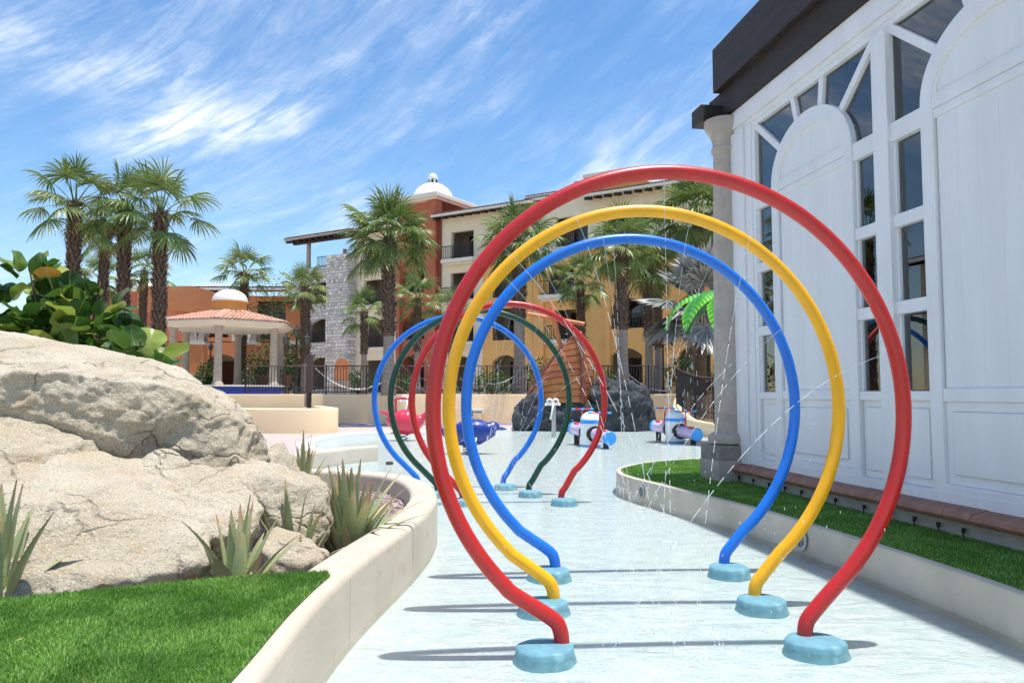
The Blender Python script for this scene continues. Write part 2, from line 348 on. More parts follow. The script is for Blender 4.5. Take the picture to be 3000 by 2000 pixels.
def blades(name, poly, n, z, h0, w0, label, cat, density_fn=None, lean=.5):
    P = np.array(poly); lo, hi = P.min(0), P.max(0); xs = []; tot = 0
    while tot < n:
        q = RNG.random((n, 2)) * (hi - lo) + lo; k = inside(q[:, 0], q[:, 1], poly)
        if density_fn is not None: k &= RNG.random(n) < density_fn(q[:, 0], q[:, 1])
        xs.append(q[k]); tot += k.sum()
    q = np.concatenate(xs)[:n]; a = RNG.random(n) * 6.283
    # lean follows a slowly turning direction, so patches shine differently
    pn = np.c_[q * 2.2, np.zeros(n)]; la = fbm(pn, 2) * 5 + RNG.normal(0, .9, n)
    h = h0 * (.6 + .7 * RNG.random(n)); ln = lean * h * (.3 + RNG.random(n)); w = w0 * (.7 + .6 * RNG.random(n))
    bx, by = np.cos(a) * w, np.sin(a) * w; lx, ly = np.cos(la) * ln, np.sin(la) * ln
    Z = np.full(n, z); V = np.zeros((n, 5, 3))
    V[:, 0] = np.c_[q[:, 0] - bx, q[:, 1] - by, Z]; V[:, 1] = np.c_[q[:, 0] + bx, q[:, 1] + by, Z]
    V[:, 2] = np.c_[q[:, 0] + bx * .75 + lx * .35, q[:, 1] + by * .75 + ly * .35, Z + h * .6]; V[:, 3] = np.c_[q[:, 0] - bx * .75 + lx * .35, q[:, 1] - by * .75 + ly * .35, Z + h * .6]
    V[:, 4] = np.c_[q[:, 0] + lx, q[:, 1] + ly, Z + h * .95]
    b = np.arange(n)[:, None] * 5; F = np.concatenate([b + [0, 1, 2], b + [0, 2, 3], b + [3, 2, 4]])
    return from_np(name, V.reshape(-1, 3), F, M_grass, label=label, cat=cat, kind='stuff')
vis_lawn = [p for p in lawn if True]
blades('grass', vis_lawn, 190000, .475, .0165, .0016, 'bright green artificial turf beside the cream planter wall', 'grass', lambda x, y: np.where((y > 1.6) & (x > -3.6 - 0 * y), np.clip(1.25 - .1 * (y - 2), .4, 1), .03))

# ---- right planter under the white pavilion
rp = [p[:2] for p in smoothpath([(2.84, -.6), (2.84, 2.5), (2.82, 4.4), (2.74, 5.3), (2.6, 6.3), (2.40, 7.5), (2.12, 8.6), (1.82, 9.7), (1.57, 10.6), (1.50, 11.3), (1.66, 12.1), (2.26, 13.05), (2.95, 13.6), (3.6, 13.8), (5, 13.9), (9, 13.9)], 10)]
b = wall_along(list(reversed(rp)), .075, -.2, .35, .02)
b.build('planter_wall', M_plaster_g, smooth='auto', label='weathered cream planter wall with round lights at the right', cat='wall')
rin = offset_path(list(reversed(rp)), .07)
M_sandtop = mat('sandy_mortar', (.62, .50, .33), .9, .2, 14, .4, 60)
rturf = [p for p in rin if p[1] > -.6] + [(6, -.6), (6, 13.8)]
poly_sheet('lawn', rturf, [], .335, M_turfbase, kind='structure')
def rvis(x, y):
    fx = 2.884 + (10.439 - y) * .155
    k = (x < np.where(y < 10.4, fx + .02, 4.4)) & (y > 2.8)
    return np.where(k, 1, 0)
blades('grass', rturf, 120000, .335, .018, .0028, 'green artificial turf strip in front of the white pavilion', 'grass', rvis)
# ================================================================== ROCKS
def granite():
    m = bpy.data.materials.new('granite'); m.use_nodes = True; t = m.node_tree; b = t.nodes['Principled BSDF']; n = t.nodes.new; l = t.links.new
    tcn = n('ShaderNodeTexCoord'); P = tcn.outputs['Object']
    def nz(s, d=5, r=.6):
        k = n('ShaderNodeTexNoise'); k.inputs['Scale'].default_value = s; k.inputs['Detail'].default_value = d; k.inputs['Roughness'].default_value = r; l(P, k.inputs['Vector']); return k.outputs[0]
    def mixc(a, bc, fac):
        k = n('ShaderNodeMix'); k.data_type = 'RGBA'
        for s, v in (('A', a), ('B', bc)):
            if isinstance(v, tuple): k.inputs[s].default_value = v + (1,)
            else: l(v, k.inputs[s])
        l(fac, k.inputs['Factor']); return k.outputs['Result']
    def rng(v, lo, hi):
        k = n('ShaderNodeMapRange'); k.inputs[1].default_value = lo; k.inputs[2].default_value = hi; l(v, k.inputs[0]); return k.outputs[0]
    c = mixc((.535, .45, .31), (.665, .59, .45), rng(nz(2.0), .35, .65))
    c = mixc(c, (.60, .41, .22), rng(nz(3.1, 6), .58, .76))
    c = mixc(c, (.40, .36, .30), rng(nz(4.3, 9, .72), .57, .72))
    c = mixc(c, (.30, .26, .21), rng(nz(95, 2), .58, .66))
    c = mixc(c, (.74, .67, .555), rng(nz(70, 2), .56, .66))
    # a sparse net of fractures with soil in them
    wn = n('ShaderNodeTexNoise'); wn.inputs['Scale'].default_value = 2.2; wn.inputs['Detail'].default_value = 6; l(P, wn.inputs['Vector'])
    wv = n('ShaderNodeVectorMath'); wv.operation = 'MULTIPLY_ADD'; wv.inputs[1].default_value = (.55, .55, .55); l(wn.outputs['Color'], wv.inputs[0]); l(P, wv.inputs[2])
    mpv = n('ShaderNodeMapping'); mpv.inputs['Scale'].default_value = (.9, .9, 1.7); mpv.inputs['Rotation'].default_value = (.3, .35, .2); l(wv.outputs[0], mpv.inputs[0])
    vo = n('ShaderNodeTexVoronoi'); vo.feature = 'DISTANCE_TO_EDGE'; vo.inputs['Scale'].default_value = 1.9; l(mpv.outputs[0], vo.inputs['Vector'])
    k = n('ShaderNodeMapRange'); k.inputs[1].default_value = .0; k.inputs[2].default_value = .035; k.inputs[3].default_value = 1; k.inputs[4].default_value = 0; l(vo.outputs['Distance'], k.inputs[0])
    crack = mnode(t, 'MULTIPLY', k.outputs[0], rng(nz(1.3, 3), .44, .58))
    c = mixc(c, (.22, .17, .12), mnode(t, 'MULTIPLY', crack, .38))
    l(c, b.inputs['Base Color']); b.inputs['Roughness'].default_value = .92; b.inputs['Specular IOR Level'].default_value = .2
    h = mnode(t, 'ADD', mnode(t, 'MULTIPLY', nz(14, 8, .7), 1.0), mnode(t, 'MULTIPLY', nz(75, 5, .7), .55)); h = mnode(t, 'SUBTRACT', h, mnode(t, 'MULTIPLY', crack, .9))
    bp = n('ShaderNodeBump'); bp.inputs['Strength'].default_value = .9; bp.inputs['Distance'].default_value = .04; l(h, bp.inputs['Height']); l(bp.outputs[0], b.inputs['Normal'])
    return m
M_granite = granite()
def hull_rock(pts, sub=6, sharp=14, amp=.05, freq=1.6, dents=(), cracks=(), seed=0, chips=0):
    """rounded polyhedron through the given corner points, with noise, dents and cracks"""
    P = np.array(pts, float); bm = bmesh.new()
    for p in P: bm.verts.new(p)
    bmesh.ops.convex_hull(bm, input=bm.verts); bm.normal_update()
    c = np.array([v.co for v in bm.verts]).mean(0)
    pl = []
    for f in bm.faces:
        nn = np.array(f.normal); d = np.dot(nn, np.array(f.verts[0].co) - c)
        if d < 0: nn, d = -nn, -d
        if d > 1e-3: pl.append((nn, d))
    bm.free(); bm = bmesh.new(); bmesh.ops.create_icosphere(bm, subdivisions=sub, radius=1)
    D = np.array([v.co for v in bm.verts]); D /= np.linalg.norm(D, axis=1)[:, None]
    # spread samples evenly over a long body
    ext = (P.max(0) - P.min(0)); D = D * ext; D /= np.linalg.norm(D, axis=1)[:, None]
    F = np.array([[v.index for v in f.verts] for f in bm.faces], np.int32); bm.free()
    nn = np.array([p[0] for p in pl]); d = np.array([p[1] for p in pl])
    q = np.maximum(D @ nn.T / d, 1e-6); k = (q ** sharp).sum(1) ** (1 / sharp); r = 1 / k
    rs = np.random.default_rng(seed + 40); V = D * r[:, None]
    for _ in range(chips):                                # flat broken faces
        nd = rs.normal(size=3); nd[2] = abs(nd[2]) * .7; nd[1] = -abs(nd[1]); nd /= np.linalg.norm(nd); sup = (V @ nd).max() * rs.uniform(.86, .97); dd = D @ nd
        r = np.where(dd > 1e-3, np.minimum(r, sup / np.maximum(dd, 1e-3)), r); V = D * r[:, None]
    s = V + c + seed * 13.7
    disp = amp * fbm(s * freq, 3) + amp * .45 * fbm(s * freq * 3.4, 3) - amp * .55 * np.maximum(0, .25 - np.abs(fbm(s * freq * 1.3 + 5, 3))) * 2 + amp * .20 * fbm(s * freq * 11, 3) + amp * .8 * np.maximum(0, vnoise(s * np.array([1.1, 1.1, 3.2]) * freq * 1.4 + 3) - .15) ** .7 * .6
    V = V + D * disp[:, None]
    Wp = V + c
    for (p, rad, dep) in dents:
        e = np.linalg.norm(Wp - np.array(p), axis=1) / rad; V -= D * (dep * np.exp(-e ** 2 * 1.4))[:, None]
    for (a, bq, wd, dep) in cracks:
        a = np.array(a); ab = np.array(bq) - a; tt = np.clip(((V + c - a) @ ab) / (ab @ ab), 0, 1)
        e = np.linalg.norm(V + c - a - tt[:, None] * ab + .03 * np.c_[vnoise(s * 6), vnoise(s * 6 + 9), vnoise(s * 6 + 4)], axis=1) / wd; V -= D * (dep * np.exp(-e ** 2))[:, None]
    return V + c, F
def rock(name, pts, matl, label, cat='boulder', group=None, **kw):
    v, f = hull_rock(pts, **kw); o = from_np(name, v, f, matl, smooth=True)
    return tag(o, label, cat, group)
LOWZ = .25
def base(pts, z=LOWZ, shrink=.0): return pts + [(x, y, z) for x, y, _ in pts]
GB = 'granite boulders in the left planter'
R1 = [(-5.3, 6.9, 2.16), (-4.86, 6.75, 2.09), (-4.0, 6.75, 1.905), (-3.21, 6.75, 1.745), (-2.74, 6.65, 1.685), (-2.50, 6.5, 1.57), (-2.20, 6.4, 1.37), (-1.98, 6.3, 1.13), (-1.78, 6.2, .95),
      (-5.2, 5.2, 1.70), (-3.83, 5.25, 1.61), (-3.07, 5.28, 1.56), (-2.7, 5.35, 1.53), (-2.45, 5.5, 1.49), (-2.2, 5.7, 1.36), (-3.4, 5.32, 1.30), (-2.9, 5.36, 1.12), (-2.55, 5.40, .98), (-2.1, 5.5, .98), (-1.94, 5.9, .9)]
rock('boulder', R1 + [(-5.3, 7.2, .3), (-2.0, 7.0, .3), (-2.0, 6.2, .3), (-5.3, 5.9, .3), (-2.6, 5.95, .3), (-3.4, 7.5, .9)], M_granite, 'largest pale granite boulder, a long slab on top of the others',
     group=GB, sub=7, sharp=40, amp=.05, freq=2.0, chips=16, dents=[((-2.45, 5.55, 1.02), .26, .13), ((-3.35, 5.3, 1.30), .22, .04), ((-2.75, 5.9, 1.62), .28, .05), ((-2.25, 5.75, 1.2), .2, .03)], cracks=[((-2.9, 5.9, 1.66), (-2.35, 6.0, 1.55), .035, .05), ((-2.35, 5.6, 1.3), (-2.28, 5.6, 1.05), .02, .03), ((-2.3, 6.2, 1.4), (-2.0, 6.1, 1.05), .03, .04)], seed=1)
R2 = [(-5.2, 5.3, 1.36), (-4.04, 5.5, 1.34), (-3.22, 5.45, 1.17), (-2.8, 5.4, 1.08), (-2.47, 5.3, .97), (-1.98, 4.9, .76), (-1.79, 4.75, .62), (-1.72, 4.55, .46), (-2.05, 4.12, .48), (-2.4, 3.92, .48), (-2.9, 3.75, .48), (-5, 3.3, .5), (-3.15, 4.4, .99), (-5, 4.0, 1.05), (-2.52, 4.5, .83), (-2.13, 4.6, .69)]
rock('boulder', R2 + [(-5, 5.8, .25), (-1.75, 5.0, .25), (-2.1, 4.2, .25), (-3.0, 3.85, .25), (-5, 3.5, .25)], M_granite, 'broad sloping granite boulder at the front, its foot on the lawn edge',
     group=GB, sub=7, sharp=40, amp=.05, freq=1.8, chips=10, dents=[((-3.0, 4.9, 1.12), .22, .05), ((-2.3, 4.25, .62), .2, .06)], cracks=[((-3.3, 4.9, 1.15), (-2.6, 4.75, .93), .03, .04), ((-2.75, 5.1, 1.1), (-2.9, 4.75, 1.02), .02, .04), ((-2.9, 3.85, .60), (-1.9, 4.35, .58), .04, .07), ((-2.5, 4.4, .84), (-1.95, 4.7, .74), .02, .05), ((-3.4, 4.3, 1.0), (-2.6, 4.25, .78), .03, .05)], seed=2)
R9 = [(-5.0, 5.65, 1.56), (-4.04, 5.65, 1.52), (-3.2, 5.55, 1.31), (-2.82, 5.42, 1.16), (-2.72, 5.2, 1.06), (-2.72, 4.95, .97), (-3.0, 4.85, 1.07), (-3.75, 4.85, 1.27), (-5.0, 4.7, 1.4)]
rock('boulder', base(R9, .6), M_granite, 'flat cracked slab lying under the largest boulder at the left edge', group=GB, sub=6, sharp=40, amp=.04, freq=2.6, chips=12, cracks=[((-3.1, 4.85, 1.12), (-2.95, 5.4, 1.22), .025, .05), ((-2.85, 4.9, 1.05), (-2.75, 5.3, 1.1), .02, .04)], seed=9)
R3 = [(-2.86, 5.2, .97), (-2.64, 5.45, 1.03), (-2.10, 5.5, 1.0), (-1.82, 5.35, .88), (-1.58, 5.1, .70), (-1.6, 4.95, .58), (-1.86, 4.72, .63), (-2.42, 4.80, .80)]
rock('boulder', R3 + [(-2.8, 5.6, .25), (-1.7, 5.4, .25), (-1.68, 4.95, .25), (-2.4, 4.8, .25)], M_granite, 'rounded ochre stained granite boulder between the broad one and the pointed one',
     group=GB, sub=6, sharp=36, amp=.04, freq=2.8, chips=10, cracks=[((-2.4, 4.85, .8), (-1.9, 5.3, .9), .025, .05)], seed=3)
R4 = [(-2.49, 6.0, 1.0), (-2.27, 6.15, 1.01), (-1.84, 6.0, .86), (-1.22, 5.72, .80), (-1.22, 5.62, .56), (-1.38, 5.45, .45), (-1.73, 5.5, .66), (-2.08, 5.6, .87)]
rock('boulder', R4 + [(-2.4, 6.3, .25), (-1.5, 6.1, .25), (-1.42, 5.7, .25), (-1.8, 5.55, .25), (-2.3, 5.7, .25)], M_granite, 'grey wedge shaped boulder pointing right towards the agaves',
     group=GB, sub=6, sharp=60, amp=.03, freq=3.0, chips=8, cracks=[((-1.75, 5.5, .7), (-1.7, 5.55, .4), .03, .06)], seed=4)
rock('boulder', base([(-2.6, 5.42, .99), (-2.47, 5.5, 1.085), (-2.32, 5.5, 1.07), (-2.18, 5.42, .98), (-2.33, 5.3, .95), (-2.5, 5.3, .98)], .7), M_granite, 'small split stone wedged under the overhang of the largest boulder', group=GB, sub=5, sharp=16, amp=.02, freq=4, cracks=[((-2.47, 5.3, 1.1), (-2.5, 5.32, .9), .02, .04)], seed=5)
rock('boulder', base([(-2.07, 6.5, .97), (-1.91, 6.6, 1.1), (-1.80, 6.5, .83), (-1.96, 6.25, .83), (-1.7, 6.6, .72)]), M_granite, 'small shaded boulder above the wedge, beside the white wall', group=GB, sub=5, sharp=18, amp=.02, freq=4, seed=6)
rock('boulder', base([(-1.62, 5.3, .60), (-1.40, 5.35, .54), (-1.14, 5.05, .45), (-1.26, 4.85, .43), (-1.44, 4.85, .45), (-1.58, 4.95, .52)]), M_granite, 'low cracked boulder at the foot of the wedge, behind the small agave', group=GB, sub=5, sharp=12, amp=.03, freq=3.4, cracks=[((-1.6, 4.85, .55), (-1.3, 4.95, .5), .02, .04)], seed=7)

# ---- pink gravel in the planter
gm = MB(); ico = bmesh.new(); bmesh.ops.create_icosphere(ico, subdivisions=1, radius=1); iv = np.array([v.co for v in ico.verts]); jf = np.array([[v.index for v in f.verts] for f in ico.faces]); ico.free()
gpts = []
while len(gpts) < 5200:
    x, y = random.uniform(-2.6, -.95), random.uniform(4.2, 9.6)
    lim = np.interp(y, [p[1] for p in inner[20:90]], [p[0] for p in inner[20:90]])
    if x < lim - .01 and (x > -1.9 or y > 6.5) and not (x < -1.72 and y < 4.75): gpts.append((x, y))
GV = []; GF = []
for i, (x, y) in enumerate(gpts):
    s = random.uniform(.008, .021); sc = np.array([s * random.uniform(.7, 1.3), s * random.uniform(.7, 1.3), s * .7]); jit = 1 + RNG.normal(0, .15, (12, 1)); a = random.random() * 6.28
    rot = np.array([[math.cos(a), -math.sin(a), 0], [math.sin(a), math.cos(a), 0], [0, 0, 1]]); GV.append((iv * jit * sc) @ rot.T + np.array([x, y, .253 + random.random() * .025])); GF.append(jf + 12 * i)
def island_mat(name, cols, rough=.8, pos=None):
    m = bpy.data.materials.new(name); m.use_nodes = True; t = m.node_tree; b = t.nodes['Principled BSDF']
    g = t.nodes.new('ShaderNodeNewGeometry'); r = t.nodes.new('ShaderNodeValToRGB'); t.links.new(g.outputs['Random Per Island'], r.inputs[0]); e = r.color_ramp.elements
    for i, c in enumerate(cols):
        p = i / (len(cols) - 1)
        if i == 0: e[0].color = tuple(c) + (1,)
        elif i == len(cols) - 1: e[-1].color = tuple(c) + (1,)
        else: e.new(p).color = tuple(c) + (1,)
    t.links.new(r.outputs[0], b.inputs['Base Color']); b.inputs['Roughness'].default_value = rough; return m
from_np('gravel', np.concatenate(GV), np.concatenate(GF), island_mat('pink_gravel', [(.42, .27, .26), (.55, .42, .41), (.33, .25, .27), (.6, .5, .48)]), label='loose pink gravel between the agaves and the planter wall', cat='gravel', kind='stuff')

# ================================================================== AGAVES / ALOES
def aloe_mat():
    m = bpy.data.materials.new('aloe_leaf'); m.use_nodes = True; t = m.node_tree; b = t.nodes['Principled BSDF']; n = t.nodes.new; l = t.links.new
    tcn = n('ShaderNodeTexCoord'); sx = n('ShaderNodeSeparateXYZ'); l(tcn.outputs['Object'], sx.inputs[0]); oi = n('ShaderNodeObjectInfo')
    r = n('ShaderNodeValToRGB'); e = r.color_ramp.elements; e[0].color = (.48, .50, .24, 1); e[1].color = (.42, .17, .08, 1)
    for p, c in ((.25, (.36, .42, .17)), (.62, (.31, .37, .16)), (.86, (.43, .36, .15))): e.new(p).color = c + (1,)
    nz = n('ShaderNodeTexNoise'); nz.inputs['Scale'].default_value = 9; l(tcn.outputs['Object'], nz.inputs['Vector'])
    v = mnode(t, 'ADD', mnode(t, 'MULTIPLY', sx.outputs[2], 1.0), mnode(t, 'MULTIPLY', mnode(t, 'SUBTRACT', nz.outputs[0], .5), .3)); v = mnode(t, 'ADD', v, mnode(t, 'MULTIPLY', mnode(t, 'SUBTRACT', oi.outputs['Random'], .6), .28))
    l(v, r.inputs[0]); h = n('ShaderNodeHueSaturation'); l(r.outputs[0], h.inputs['Color']); l(mnode(t, 'ADD', mnode(t, 'MULTIPLY', oi.outputs['Random'], .5), .72), h.inputs['Value']); h.inputs['Saturation'].default_value = .88
    l(h.outputs[0], b.inputs['Base Color']); b.inputs['Roughness'].default_value = .42
    return m
M_aloe = aloe_mat()
def aloe_leaf(bend, twist, teeth=True):                 # unit height, channelled blade with toothed edges
    mb = MB(); n = 12; wmax = .052
    rows = []
    for i in range(n + 1):
        t = i / n; w = wmax * (1 - t ** 2.2) ** .8 * (.75 + .5 * t * (1 - t) * 2) if t < 1 else .002; w = max(w, .003)
        x = bend * t ** 2; z = t * (1 - .25 * bend * bend * t); th = .030 * (1 - t * .85)
        rows.append([(x - .35 * w, -w, z), (x + th * .15, -w * .5, z), (x + th * .3, 0, z), (x + th * .15, w * .5, z), (x - .35 * w, w, z), (x - th - .2 * w, w * .55, z), (x - th * 1.5 - .1 * w, 0, z), (x - th - .2 * w, -w * .55, z)])
    for r_ in rows: mb.v += r_
    for i in range(n):
        for k in range(8): a = i * 8 + k; bq = i * 8 + (k + 1) % 8; mb.f.append((a, bq, bq + 8, a + 8))
    mb.f.append(tuple(n * 8 + k for k in range(8)))
    if teeth:
        for s, k in ((-1, 0), (1, 4)):
            for i in range(1, n):
                p = Vector(rows[i][k]); mb.add([p + Vector((0, 0, -.008)), p + Vector((0, 0, .008)), p + Vector((-.004, s * .011, .006))], [(0, 1, 2)])
    m = mb.mesh('aloe_leaf'); m.materials.append(M_aloe); m.polygons.foreach_set('use_smooth', [True] * len(m.polygons)); m.set_sharp_from_angle(angle=R(50)); return m
ALOE = [aloe_leaf(b_, 0) for b_ in (.05, .18, .32, .5, -.12)]
def aloe(loc, nleaf, h, label, spread=1.0, wide=1.0, dirs=None):
    o = thing('agave_plant', loc, label, 'agave', 'agaves in the left planter')
    for i in range(nleaf):
        u = i / max(1, nleaf - 1); az = i * 2.39996 + random.uniform(-.3, .3); tilt = (.06 + .62 * u ** 1.1) * spread
        r_ = .02 + .11 * u * spread; hh = h * random.uniform(.72, 1.05) * (1 - .28 * u)
        m = ALOE[0 if u < .25 else random.choice((0, 1, 2, 4)) if u < .7 else random.choice((1, 2, 3))]
        inst('leaf', m, o, (math.cos(az) * r_, math.sin(az) * r_, -.02), (0, tilt, az), (wide * hh * .9 + .1, wide * random.uniform(.68, .98), hh))
    return o
aloe((-1.22, 5.95, .25), 60, .80, 'tall dense agave clump next to the curve of the cream wall', .78, .95)
aloe((-1.50, 5.45, .25), 15, .62, 'reddish leaning agave at the left foot of the tall clump', 1.1, .9)
aloe((-1.60, 4.62, .27), 19, .62, 'small upright agave at the lawn corner in front of the boulders', .6, 1.1)
aloe((-2.58, 4.0, .35), 18, .76, 'agave with long green blades at the left picture edge', .36, 1.15)
aloe((-2.45, 9.3, .25), 22, .8, 'distant slender agave between the boulders and the white pool wall', .4, .7)

# ================================================================== SEA GRAPES
def leaf_mat():
    m = bpy.data.materials.new('sea_grape_leaf'); m.use_nodes = True; t = m.node_tree; b = t.nodes['Principled BSDF']; n = t.nodes.new; l = t.links.new
    oi = n('ShaderNodeObjectInfo'); r = n('ShaderNodeValToRGB'); l(oi.outputs['Random'], r.inputs[0]); e = r.color_ramp.elements
    e[0].color = (.022, .065, .012, 1); e[1].color = (.42, .20, .03, 1)
    for p, c in ((.34, (.05, .13, .02)), (.62, (.11, .22, .035)), (.86, (.27, .37, .06)), (.965, (.42, .45, .08))): e.new(p).color = c + (1,)
    tcn = n('ShaderNodeTexCoord'); sx = n('ShaderNodeSeparateXYZ'); l(tcn.outputs['Object'], sx.inputs[0])
    vein = mnode(t, 'LESS_THAN', mnode(t, 'ABSOLUTE', sx.outputs[1]), .022)
    w = n('ShaderNodeTexWave'); w.inputs['Scale'].default_value = 2.2; w.inputs['Distortion'].default_value = 1.5; l(tcn.outputs['Object'], w.inputs['Vector'])
    f = mnode(t, 'MULTIPLY', mnode(t, 'MAXIMUM', vein, mnode(t, 'MULTIPLY', mnode(t, 'GREATER_THAN', w.outputs['Fac'], .95), .18)), .45)
    mxx = n('ShaderNodeMix'); mxx.data_type = 'RGBA'; l(f, mxx.inputs['Factor']); l(r.outputs[0], mxx.inputs['A']); mxx.inputs['B'].default_value = (.42, .36, .12, 1)
    l(mxx.outputs['Result'], b.inputs['Base Color']); b.inputs['Roughness'].default_value = .36
    tr = n('ShaderNodeBsdfTranslucent'); l(mxx.outputs['Result'], tr.inputs[0]); ms = n('ShaderNodeMixShader'); ms.inputs[0].default_value = .32
    l(b.outputs[0], ms.inputs[1]); l(tr.outputs[0], ms.inputs[2]); l(ms.outputs[0], t.nodes['Material Output'].inputs[0]); return m
M_grape = leaf_mat(); M_stem = mat('grape_stem', (.12, .075, .045), .8, .3, 12)
def round_leaf(cup, fold):
    mb = MB(); nr, ns = 3, 18; mb.v.append((.5, 0, 0))
    for j in range(1, nr + 1):
        for k in range(ns):
            a = 2 * math.pi * k / ns; rr = j / nr * (1 - (.16 if k == 9 else .05 if k in (8, 10) else 0)) * (1 + .05 * math.sin(3 * a + cup * 20))
            x = .5 + .5 * rr * math.cos(a); y = .55 * rr * math.sin(a); mb.v.append((x, y, cup * rr * rr + fold * abs(y) + .05 * math.sin(4 * a + fold * 9) * rr * rr))
    for k in range(ns): mb.f.append((0, 1 + k, 1 + (k + 1) % ns))
    for j in range(nr - 1):
        for k in range(ns): a = 1 + j * ns + k; b_ = 1 + j * ns + (k + 1) % ns; mb.f.append((a, a + ns, b_ + ns, b_))
    mb.add([(-.12, -.012, 0), (.02, -.012, 0), (.02, .012, 0), (-.12, .012, 0)], [(0, 1, 2, 3)])
    m = mb.mesh('grape_leaf'); m.materials.append(M_grape); m.polygons.foreach_set('use_smooth', [True] * len(m.polygons)); return m
GL = [round_leaf(c_, f_) for c_, f_ in ((.10, .1), (-.10, .22), (.16, -.12), (-.05, .35))]
def shrub(loc, stems, nleaf, label, lo=.12, size=(.19, .31)):
    o = thing('sea_grape_shrub', loc, label, 'shrub', 'sea grape shrubs behind the boulders')
    for k, st in enumerate(stems):
        p = [(0 + .15 * math.cos(k), .15 * math.sin(k), -1.2)] + [tuple(q) for q in st]; sp = smoothpath(p, 6)
        MB().tube(sp, list(np.linspace(.035, .008, len(sp))), 6).build('stem', M_stem, o, smooth=True)
    tips = []
    for i in range(nleaf):
        st = smoothpath([(0, 0, -1.0)] + [tuple(q) for q in stems[i % len(stems)]], 6); t = random.uniform(lo, 1) ** .8; q = Vector(st[min(len(st) - 1, int(t * (len(st) - 1)))])
        az = random.random() * 6.283; off = .06 + .10 * random.random()
        pos = q + Vector((math.cos(az) * off, math.sin(az) * off, random.uniform(-.05, .08)))
        inst('leaf', random.choice(GL), o, pos, (random.gauss(0, .4), -random.uniform(.1, 1.5), az), random.uniform(*size))
    return o
def stems_for(tops): return [[(x * .35, y * .4, z * .35 - .2), (x * .8, y * .8, z * .72), (x, y, z)] for x, y, z in tops]
shrub((-4.98, 8.9, 1.36), stems_for([(-.55, 0, 1.55), (-.28, .1, 1.35), (.0, 0, 1.28), (.22, .1, 1.38), (.42, -.1, 1.05), (.62, 0, .82), (-.45, -.2, 1.0), (.1, -.3, .95), (-.1, .3, 1.1), (.45, .3, .8), (-.3, -.35, .6), (.3, -.4, .55), (.8, -.1, .42), (-.62, -.1, .75)]), 290, 'large sea grape shrub with round leaves in front of the left palms')
shrub((-5.95, 8.7, 1.3), stems_for([(-.1, 0, 1.6), (.22, .0, 1.42), (-.45, .1, 1.5), (.3, .1, .95), (.0, -.2, 1.0), (.38, -.2, .6), (-.5, -.2, 1.0), (-.2, .2, .7), (-.9, 0, 1.2), (.1, -.3, .5)]), 200, 'sea grape shrub cut off by the left picture edge')
shrub((-4.15, 8.5, 1.30), stems_for([(.12, 0, .75), (.28, .1, .55), (-.1, 0, .55), (.2, -.1, .35), (-.2, -.1, .3)]), 34, 'low sea grape sprig with yellow green leaves beside the gazebo', lo=.45, size=(.2, .3))
# ================================================================== WHITE PAVILION (local x along the front towards the viewer, local y into the building)
M_wpaint = mat('white_painted_wood', (.775, .77, .775), .5, .06, 1.0, .04, 12, stretch=(4, 4, .5), bdist=.005)
M_dark = mat('dark_stained_timber', (.030, .020, .016), .62, .45, 2.2, .55, 9, stretch=(1, 6, 6), bdist=.03)
M_cantera = mat('cantera_stone', (.47, .405, .345), .9, .16, 5, .6, 45, speck=(17, (.15, .12, .10), .70))
M_terrac = mat('terracotta_sill', (.36, .175, .115), .7, .35, 5, .3, 30, objrand=.10)
M_pane = glass('window_pane', (.66, .70, .73), 1.6, 1.8)
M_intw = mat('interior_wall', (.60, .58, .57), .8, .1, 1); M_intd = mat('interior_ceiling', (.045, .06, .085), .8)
pv = thing('pavilion', (2.884, 10.439, 0), 'white timber pavilion with arched doors and dark roof beams at the right', 'pavilion', rz=math.atan2(-.988, .153))
UE = .15 + 2.69 * 3 + .9
def pbox(name, x0, x1, y0, y1, z0, z1, m=M_wpaint, bev=.006, parent=pv, label=None):
    o = MB().box(x0, x1, y0, y1, z0, z1).build(name, m, parent, bevel=bev, fix=True)
    if label: o['label'] = label
    return o
# base wall, sill tiles
pbox('base_wall', -.02, UE, .0, .16, .2, .47, mat('base_plaster', (.46, .43, .38), .9, .15, 3, .2, 40))
sm = MB(); nose = [(-.07, .46), (-.105, .475), (-.12, .50), (-.105, .53), (-.06, .55), (.06, .572), (.06, .46)]
tile = MB(); n_ = len(nose); tile.v = [(0, y, z) for y, z in nose] + [(.296, y, z) for y, z in nose]; tile.f = [tuple(range(n_)), tuple(range(2 * n_ - 1, n_ - 1, -1))] + [(i, n_ + i, n_ + (i + 1) % n_, (i + 1) % n_) for i in range(n_)]
tm = tile.mesh('sill_tile'); tm.materials.append(M_terrac)
bm = bmesh.new(); bm.from_mesh(tm); bmesh.ops.recalc_face_normals(bm, faces=bm.faces); bm.to_mesh(tm); bm.free()
for k in range(int(UE / .3)): inst('sill_tile', tm, pv, (-.02 + .3 * k, random.uniform(-.004, .004), random.uniform(-.003, .003)))
